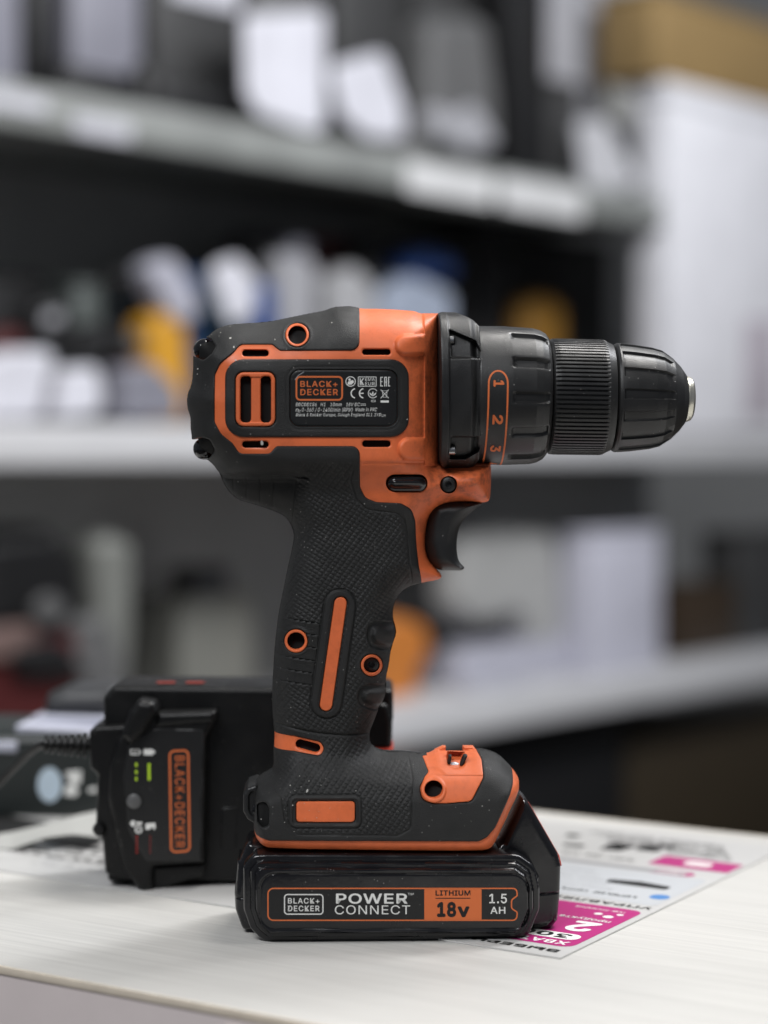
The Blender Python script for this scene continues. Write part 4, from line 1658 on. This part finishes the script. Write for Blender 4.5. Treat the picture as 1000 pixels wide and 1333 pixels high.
BLK = B('black', (0.006, 0.006, 0.0065))
DGR = B('dark_grey', (0.035, 0.035, 0.035))
MGR = B('mid_grey', (0.11, 0.11, 0.11))
LGR = B('light_grey', (0.33, 0.33, 0.35))
LIL = B('lilac_grey', (0.20, 0.20, 0.235))
WHT = B('white', (0.60, 0.60, 0.65))
TEAL = B('teal', (0.02, 0.06, 0.09))
YEL = B('yellow', (0.55, 0.27, 0.02))
ORG = B('orange', (0.50, 0.17, 0.03))
RED = B('red', (0.06, 0.008, 0.008))
BLU = B('blue', (0.02, 0.06, 0.22))
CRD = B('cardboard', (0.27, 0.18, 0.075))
GRN = B('grey_green', (0.10, 0.115, 0.11))
PNK = B('pink_grey', (0.42, 0.38, 0.42))


def crate(name, label, cat, x0, x1, ytop, shelf, w, dep, m, cover=None, group=None):
    """a bevelled box on a shelf, x0..x1 its front face, ytop its upper front edge; cover = front label (fractions) and material."""
    u0, u1 = float(BF.px(x0, 600, w)[0]), float(BF.px(x1, 600, w)[0])
    zt = float(BF.px(0.5 * (x0 + x1), ytop, w)[1])
    uc = 0.5 * (u0 + u1)
    hgt, hw = (zt - shelf) / 1000, (u1 - u0) / 2000
    base = BF.loc + np.array([BF.c * uc + BF.s * w, BF.s * uc - BF.c * w, shelf]) / 1000
    root = empty(name, base, byaw)
    tag(root, label, cat, group)
    bv = min(0.006, hw * 0.2)
    body = box('box_body', -hw, 0, 0.0005, hw, dep / 1000, hgt * 0.94, m, root, bv)
    box('box_lid', -hw * 1.012, -0.001, hgt * 0.94, hw * 1.012, dep / 1000 + 0.001, hgt, m, root, bv * 0.6)
    if cover:
        a, b, c, d, mm = cover
        box('front_label', -hw + 2 * hw * a, -0.003, hgt * c, -hw + 2 * hw * b, -0.0012, hgt * d, mm, root, 0.0005)
    return root


# upper shelf
crate('storage_box', 'grey box at the left edge of the upper shelf', 'box', -60, 30, -60, Z_UP, -60, 120, LIL)
crate('storage_box', 'narrow black box second from the left on the upper shelf', 'box', 42, 72, -60, Z_UP, -60, 120, BLK)
crate('storage_box', 'broad lilac grey box with a dark lower band on the upper shelf', 'box', 96, 186, -70, Z_UP, -60, 90, LIL, (0.0, 1.0, 0.0, 0.22, BLK))
crate('storage_box', 'black tray in front of the dark grey box on the upper shelf', 'box', 205, 300, 108, Z_UP, -30, 60, BLK)
crate('storage_box', 'dark grey box with a white notice near its top', 'box', 200, 312, -70, Z_UP, -110, 100, DGR, (0.2, 1.0, 0.70, 0.98, WHT))
crate('storage_box', 'grey box behind the large white price card', 'box', 332, 420, -70, Z_UP, -110, 90, MGR)
crate('storage_box', 'charcoal box behind the smaller white price card', 'box', 436, 525, -70, Z_UP, -110, 90, DGR)
shape('price_card', 'large white price card hanging at the middle of the upper shelf', 'card', BF, [('card_sheet', [(318, 20, 8), (424, 14, 8), (424, 170, 12), (395, 168, 20), (335, 145, 20), (320, 120, 12)], -20, 4, 1, WHT)])
shape('price_card', 'smaller white price card right of the large one on the upper shelf', 'card', BF, [('card_sheet', [(430, 85, 14), (500, 66, 14), (526, 140, 12), (528, 180, 10), (480, 178, 14), (445, 150, 14)], -20, 4, 1, WHT)])
shape('hand_tool', 'grey hand tool with a curved handle on the upper shelf', 'tool', BF, [('tool_body', [(560, 20, 20), (640, 20, 20), (652, 120, 20), (656, 196, 12), (600, 195, 20), (560, 150, 20)], -60, 60, 25, MGR), ('handle', [(560, 130, 14), (600, 150, 10), (620, 130, 10), (655, 190, 10), (610, 200, 10), (560, 170, 10)], -30, 25, 10, LGR)])
crate('storage_box', 'dark grey box behind the grey hand tool', 'box', 545, 640, -70, Z_UP, -160, 120, DGR)
crate('storage_box', 'tall black box right of the grey hand tool', 'box', 664, 712, -70, Z_UP, -60, 60, BLK)
crate('storage_box', 'charcoal box at the right end of the upper shelf', 'box', 715, 755, 105, Z_UP, -60, 60, DGR)
crate('storage_box', 'pale grey box above the right end of the upper shelf', 'box', 706, 790, -40, Z_UP, -150, 80, LGR)
shape('price_card', 'crumpled white tag at the right end of the upper shelf', 'card', BF, [('card_sheet', [(750, 158, 10), (790, 155, 14), (835, 240, 12), (800, 248, 10), (762, 240, 10)], -15, 4, 1, B('soft_white', (0.5, 0.5, 0.52)))])
shape('cable_coil', 'black coil beside the crumpled tag at the end of the upper shelf', 'coil', BF, [('coil_body', [(790, 150, 20), (850, 165, 20), (866, 240, 20), (830, 247, 14), (800, 200, 14)], -50, 40, 18, BLK)])
for x0, x1, y0, y1, lb in ((530, 642, 212, 264, 'left one of two white price strips on the front of the upper shelf'), (652, 760, 232, 284, 'right one of two white price strips on the front of the upper shelf')):
    sl = 0.19 * (x1 - x0)
    shape('price_strip', lb, 'price strip', BF, [('strip_card', [(x0, y0 - 2, 6), (x1, y0 + sl - 4, 6), (x1, y1 + 4, 6), (x0, y1 - sl + 6, 6)], 22.5, 2, 0.5, B('strip_white', (0.60, 0.60, 0.60)))], 'price strips on the upper shelf')

for x0, x1, y0, y1, lb in ((-20, 62, 116, 146, 'pale strip at the left end of the front of the upper shelf'), (96, 172, 150, 182, 'small pale strip on the front of the upper shelf near its left end')):  # two paler patches along the left of the upper lip
    sl = 0.19 * (x1 - x0)
    shape('price_strip', lb, 'price strip', BF, [('strip_card', [(x0, y0 - 2, 6), (x1, y0 + sl - 4, 6), (x1, y1 + 4, 6), (x0, y1 - sl + 6, 6)], 22.5, 2, 0.5, B('strip_grey', (0.48, 0.48, 0.52)))], 'price strips on the upper shelf')
# white appliance and cardboard at the right
crate('white_appliance_carton', 'tall white carton at the right edge of the photo', 'carton', 868, 1080, 130, Z_MID, 30, 75, B('carton_white', (0.70, 0.70, 0.73)), (0.45, 0.62, 0.05, 0.35, PNK))
crate('cardboard_box', 'brown cardboard box on top of the tall white carton', 'box', 850, 1100, 22, float(BF.px(970, 128, 30)[1]), 25, 130, CRD)

# middle shelf
crate('storage_box', 'dark teal tool case at the back of the middle shelf', 'box', 100, 190, 370, Z_MID, -200, 120, GRN)
crate('storage_box', 'black box at the left of the middle shelf', 'box', -80, 60, 350, Z_MID, -220, 120, BLK)
shape('red_pouch', 'dark red pouch at the left edge of the middle shelf', 'pouch', BF, [('pouch_body', [(-30, 430, 12), (38, 425, 12), (42, 548, 6), (-30, 548, 6)], -120, 60, 20, RED)])
shape('paper_bag', 'white paper bag standing at the left of the middle shelf', 'bag', BF, [('bag_body', [(-30, 475, 14), (20, 455, 14), (78, 455, 12), (66, 500, 10), (56, 546, 8), (-30, 547, 8)], -30, 40, 12, WHT)])
shape('paper_bag', 'low white packet beside the paper bag on the middle shelf', 'packet', BF, [('packet_body', [(84, 480, 10), (132, 476, 10), (140, 520, 10), (132, 540, 8), (76, 546, 8)], -40, 40, 12, WHT)])
shape('paper_bag', 'lilac packet in front of the yellow tool on the middle shelf', 'packet', BF, [('packet_body', [(160, 478, 12), (205, 472, 14), (236, 505, 14), (240, 546, 8), (160, 547, 8)], -40, 40, 12, LIL)])
shape('yellow_tool', 'yellow power tool on the middle shelf left of the drill', 'tool', BF, [('tool_body', [(198, 420, 10), (222, 398, 10), (246, 425, 10), (250, 500, 10), (248, 550, 6), (196, 552, 6)], -90, 50, 16, YEL), ('tool_head', [(192, 345, 14), (230, 330, 14), (258, 380, 14), (266, 415, 12), (235, 425, 10), (210, 385, 10)], -80, 40, 14, B('silver', (0.4, 0.4, 0.46)))])
shape('price_card', 'slanting white card above the rear of the drill', 'card', BF, [('card_sheet', [(272, 348, 14), (310, 333, 14), (344, 380, 12), (350, 400, 8), (300, 425, 10)], -70, 4, 1, WHT)])
crate('storage_box', 'dark blue teal case behind the slanting white card', 'box', 255, 350, 385, Z_MID, -150, 90, TEAL)
shape('white_bottle', 'pale rounded bottle above the rear of the drill', 'bottle', BF, [('bottle_body', [(362, 335, 18), (395, 315, 18), (418, 350, 18), (410, 550, 8), (370, 550, 8)], -120, 50, 16, LGR), ('bottle_cap', [(376, 318, 6), (402, 310, 6), (408, 330, 6), (380, 334, 6)], -118, 30, 8, LIL)])
crate('storage_box', 'dark red box above the middle of the drill', 'box', 412, 450, 310, Z_MID, -200, 60, RED)
shape('white_bottle', 'squat pale jar above the orange top of the drill', 'jar', BF, [('jar_body', [(436, 365, 14), (466, 340, 14), (494, 375, 14), (494, 550, 8), (436, 550, 8)], -120, 50, 16, B('silver2', (0.36, 0.36, 0.37)))])
shape('white_bottle', 'wide pale jar with a blue lid above the gear end of the drill', 'jar', BF, [('jar_body', [(500, 380, 18), (540, 352, 18), (594, 380, 18), (594, 550, 8), (500, 550, 8)], -130, 60, 18, B('soft_blue', (0.30, 0.34, 0.42))), ('jar_lid', [(530, 335, 10), (560, 322, 10), (596, 335, 10), (596, 362, 6), (560, 356, 6), (532, 362, 6)], -128, 50, 10, BLU)])
crate('storage_box', 'big black block filling the black area above the clutch of the drill', 'box', 620, 795, 305, Z_MID, -250, 120, BLK)  # one block covers the whole black area here
shape('yellow_tool', 'small brown yellow tool above the chuck of the drill', 'tool', BF, [('tool_body', [(684, 395, 14), (712, 380, 14), (736, 398, 14), (736, 550, 6), (684, 550, 6)], -200, 40, 14, B('ochre', (0.20, 0.10, 0.015)))])

crate('storage_box', 'wide black filler box standing in for the shade behind the jars on the middle shelf', 'crate', 352, 500, 318, Z_MID, -240, 120, BLK)  # added black boxes, painting the shade of the hollow shelf back
crate('storage_box', 'black filler box standing in for the shade behind the jar with the blue lid', 'crate', 505, 612, 312, Z_MID, -240, 120, BLK)  # second added box for the dark hollow
shape('black_tool', 'black power tool between the white packet and the yellow tool', 'tool', BF, [('tool_body', [(104, 428, 12), (150, 418, 14), (176, 440, 10), (172, 470, 8), (140, 474, 8), (138, 548, 6), (108, 548, 6)], -100, 50, 14, BLK), ('tool_chuck', [(170, 432, 6), (190, 436, 6), (190, 456, 6), (170, 460, 6)], -110, 26, 8, MGR)])
shape('red_tool', 'small dark red tool beside the yellow tool on the middle shelf', 'tool', BF, [('tool_body', [(158, 438, 10), (188, 430, 10), (196, 470, 8), (186, 500, 8), (182, 548, 6), (160, 548, 6)], -130, 40, 14, RED), ('tool_grip', [(160, 490, 6), (184, 488, 6), (184, 546, 6), (162, 546, 6)], -122, 34, 10, BLK)])
shape('black_tool', 'black tool with a teal grip above the top of the drill rear', 'tool', BF, [('tool_body', [(330, 300, 12), (366, 296, 12), (376, 330, 10), (364, 360, 8), (362, 548, 6), (332, 548, 6)], -150, 50, 14, BLK), ('tool_grip', [(334, 372, 8), (362, 372, 8), (362, 546, 6), (336, 546, 6)], -146, 50, 12, TEAL)])
shape('black_tool', 'black tool between the squat jar and the jar with the blue lid', 'tool', BF, [('tool_body', [(470, 318, 12), (506, 312, 12), (512, 350, 10), (504, 548, 6), (472, 548, 6)], -150, 50, 14, BLK), ('tool_collar', [(474, 360, 5), (504, 358, 5), (504, 370, 5), (474, 372, 5)], -148, 50, 10, MGR)])
shape('blue_tool', 'dark blue tool low behind the slanting white card', 'tool', BF, [('tool_body', [(338, 372, 10), (362, 366, 10), (366, 548, 6), (340, 548, 6)], -60, 40, 12, BLU), ('tool_collar', [(340, 396, 4), (364, 394, 4), (364, 404, 4), (340, 406, 4)], -58, 40, 10, BLK)])
crate('black_amplifier', 'low black unit in front of the broad lilac grey box', 'unit', 82, 186, 92, Z_UP, -25, 30, BLK)
crate('black_amplifier', 'low black unit with a grey top strip right of the black tray', 'unit', 186, 208, 84, Z_UP, -40, 40, DGR)
crate('black_amplifier', 'black unit between the two white price cards on the upper shelf', 'unit', 412, 440, 110, Z_UP, -30, 40, BLK)
shape('grey_disc', 'grey disc beside the smaller white price card', 'disc', BF, [('disc_body', [tuple(v) for v in np.stack([546 + 19 * np.cos(np.linspace(0, 6.2, 26)), 186 + 19 * np.sin(np.linspace(0, 6.2, 26))], -1)], -8, 14, 6, MGR)])
shape('blue_tool', 'blue tool with a black nose behind the yellow tool on the middle shelf', 'tool', BF, [('tool_body', [(236, 356, 10), (268, 350, 10), (274, 392, 8), (266, 548, 6), (240, 548, 6)], -125, 40, 12, B('deep_blue', (0.02, 0.05, 0.12))), ('tool_nose', [(268, 360, 5), (284, 362, 5), (284, 378, 5), (270, 380, 5)], -130, 22, 8, BLK)])
shape('black_tool', 'black tool with a small white label at the far left of the middle shelf', 'tool', BF, [('tool_body', [(46, 392, 12), (92, 384, 12), (100, 420, 10), (96, 548, 6), (50, 548, 6)], -110, 40, 14, BLK), ('tool_label', [(58, 408, 3), (80, 405, 3), (80, 420, 3), (58, 423, 3)], -109, 3, 0.6, LGR)])
shape('black_tool', 'black tool rising behind the small dark red tool on the middle shelf', 'tool', BF, [('tool_body', [(150, 352, 12), (190, 346, 12), (196, 390, 10), (188, 548, 6), (156, 548, 6)], -165, 40, 14, BLK), ('tool_collar', [(152, 396, 4), (190, 394, 4), (190, 404, 4), (154, 406, 4)], -163, 38, 10, TEAL)])
shape('drill_box', 'small black box with a white label under the grey back wall left of the grip', 'box', BF, [('box_body', [(252, 740, 6), (300, 738, 6), (302, 960, 4), (252, 960, 4)], -300, 60, 4, DGR), ('box_label', [(260, 760, 2), (290, 759, 2), (290, 776, 2), (260, 777, 2)], -299, 2, 0.4, LGR)])
# lower shelf and what stands on it
crate('storage_box', 'black case at the left of the lower shelf', 'box', -160, 60, 690, Z_LOW, -120, 200, BLK)
shape('red_toolbox', 'dark red toolbox low at the left', 'toolbox', BF, [('box_body', [(-60, 818, 14), (120, 822, 14), (134, 960, 6), (-60, 960, 6)], -60, 80, 20, RED), ('handle', [(40, 800, 8), (92, 796, 8), (92, 824, 6), (40, 826, 6)], -55, 20, 8, BLK)])
shape('grinder', 'black angle grinder with a blurred highlight modelled as a disc at the left', 'tool', BF, [('grinder_body', [(-20, 700, 20), (70, 690, 20), (110, 720, 14), (120, 820, 14), (-20, 826, 14)], -80, 60, 22, BLK), ('disc', [tuple(v) for v in np.stack([68 + 19 * np.cos(np.linspace(0, 6.2, 26)), 794 + 19 * np.sin(np.linspace(0, 6.2, 26))], -1)], -50, 12, 6, MGR), ('side_handle', [(-20, 818, 8), (48, 812, 8), (50, 856, 8), (-20, 862, 8)], -45, 22, 8, B('dull_pink', (0.15, 0.10, 0.09)))])  # the round part is an out-of-focus highlight built as a solid disc
shape('black_tool', 'black tool lying across the dark red toolbox at the left', 'tool', BF, [('tool_body', [(20, 842, 10), (84, 834, 10), (110, 862, 10), (100, 884, 8), (30, 880, 8)], -35, 30, 12, BLK), ('tool_nose', [(100, 850, 6), (126, 856, 6), (124, 872, 6), (100, 874, 6)], -38, 18, 8, MGR)])
shape('grey_canister', 'tall grey canister left of the grip of the drill', 'canister', BF, [('canister_body', [(126, 706, 16), (150, 694, 16), (180, 706, 16), (178, 820, 14), (168, 960, 8), (140, 960, 8)], -60, 60, 22, B('canister_grey', (0.18, 0.185, 0.17))), ('canister_foot', [(100, 810, 14), (140, 796, 14), (166, 860, 14), (160, 962, 6), (106, 962, 6)], -55, 40, 16, MGR)])
crate('storage_box', 'dull grey carton behind the grip of the drill', 'box', 232, 330, 775, Z_LOW, -260, 140, B('dull', (0.17, 0.17, 0.15)))
shape('orange_tool', 'blurred orange power tool right of the grip of the drill', 'tool', BF, [('tool_body', [(490, 820, 16), (520, 800, 16), (560, 810, 16), (566, 850, 14), (548, 880, 10), (556, 960, 10), (540, 1000, 6), (490, 1000, 6)], -120, 60, 22, ORG), ('tool_nose', [(556, 822, 8), (586, 828, 8), (584, 846, 8), (556, 850, 8)], -125, 30, 10, BLK)])
shape('bag_of_fabric', 'pale grey draped bag right of the trigger of the drill', 'bag', BF, [('bag_body', [(594, 700, 20), (650, 686, 20), (728, 690, 20), (742, 800, 12), (752, 850, 8), (700, 850, 10), (680, 800, 16), (620, 816, 20), (596, 790, 16)], -130, 60, 24, B('drape', (0.36, 0.36, 0.35)))])
crate('storage_box', 'low white carton under the draped bag', 'box', 600, 745, 838, Z_LOW, -110, 140, B('soft_lilac', (0.42, 0.42, 0.48)))
crate('storage_box', 'tall white carton standing on the lower shelf under the chuck', 'box', 768, 862, 690, Z_LOW, -60, 70, B('soft_lilac2', (0.50, 0.50, 0.57)))
crate('storage_box', 'small white carton at the front of the lower shelf', 'box', 622, 690, 895, Z_LOW, -30, 60, B('soft_white2', (0.55, 0.56, 0.60)))
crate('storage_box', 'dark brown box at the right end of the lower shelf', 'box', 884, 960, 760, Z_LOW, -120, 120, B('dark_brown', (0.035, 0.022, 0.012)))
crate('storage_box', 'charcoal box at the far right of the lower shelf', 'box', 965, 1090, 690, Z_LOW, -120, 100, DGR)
crate('cardboard_box', 'dark brown block filling the space on the floor below the lower shelf', 'box', 820, 1080, 930, -900, -80, 200, B('brown', (0.028, 0.020, 0.010)))  # dark blocks give the space under the shelf its tone
crate('storage_box', 'black block filling the space on the floor below the lower shelf', 'box', 560, 815, 960, -900, -80, 200, BLK)

# flecks of pale dust and paint on the used drill
q = Print()
fr_ = random.Random(11)
fl = [(300, 440, 1.6), (304.5, 452, 1.5), (307, 469, 1.6), (257.5, 480, 1.2), (257, 487, 1.0), (400, 1029.5, 2.4), (432, 420, 1.0), (358, 442, 0.9), (341, 576.5, 3.2), (541, 589.5, 1.0), (530, 546, 1.0),
      (378, 1022, 1.0), (390, 1010, 0.8), (340, 1066, 0.9), (381, 1048, 1.0)]
for _ in range(46):
    fl.append((fr_.choice([fr_.uniform(262, 460), fr_.uniform(365, 520), fr_.uniform(345, 640)]), 0, fr_.uniform(0.3, 0.75)))
for x, y, r in fl:
    if y == 0:
        y = fr_.uniform(415, 450) if x < 300 else fr_.choice([fr_.uniform(660, 930), fr_.uniform(1005, 1090)]) if x < 470 else fr_.uniform(1045, 1092)
    t = np.linspace(0, 2 * math.pi, 7, endpoint=False)
    st, a = fr_.uniform(0.5, 1.0), fr_.uniform(0, 3)
    rr = r * np.array([fr_.uniform(0.7, 1.2) for _ in t])
    X, Y = rr * np.cos(t), st * rr * np.sin(t)
    q.fill(np.stack([x + X * math.cos(a) - Y * math.sin(a), y + X * math.sin(a) + Y * math.cos(a)], -1))
o = q.build('dust_flecks', mat('dust_pale', (0.42, 0.41, 0.38), 0.8, 0.2), drill, on_body(0.32))
o['kind'] = 'stuff'
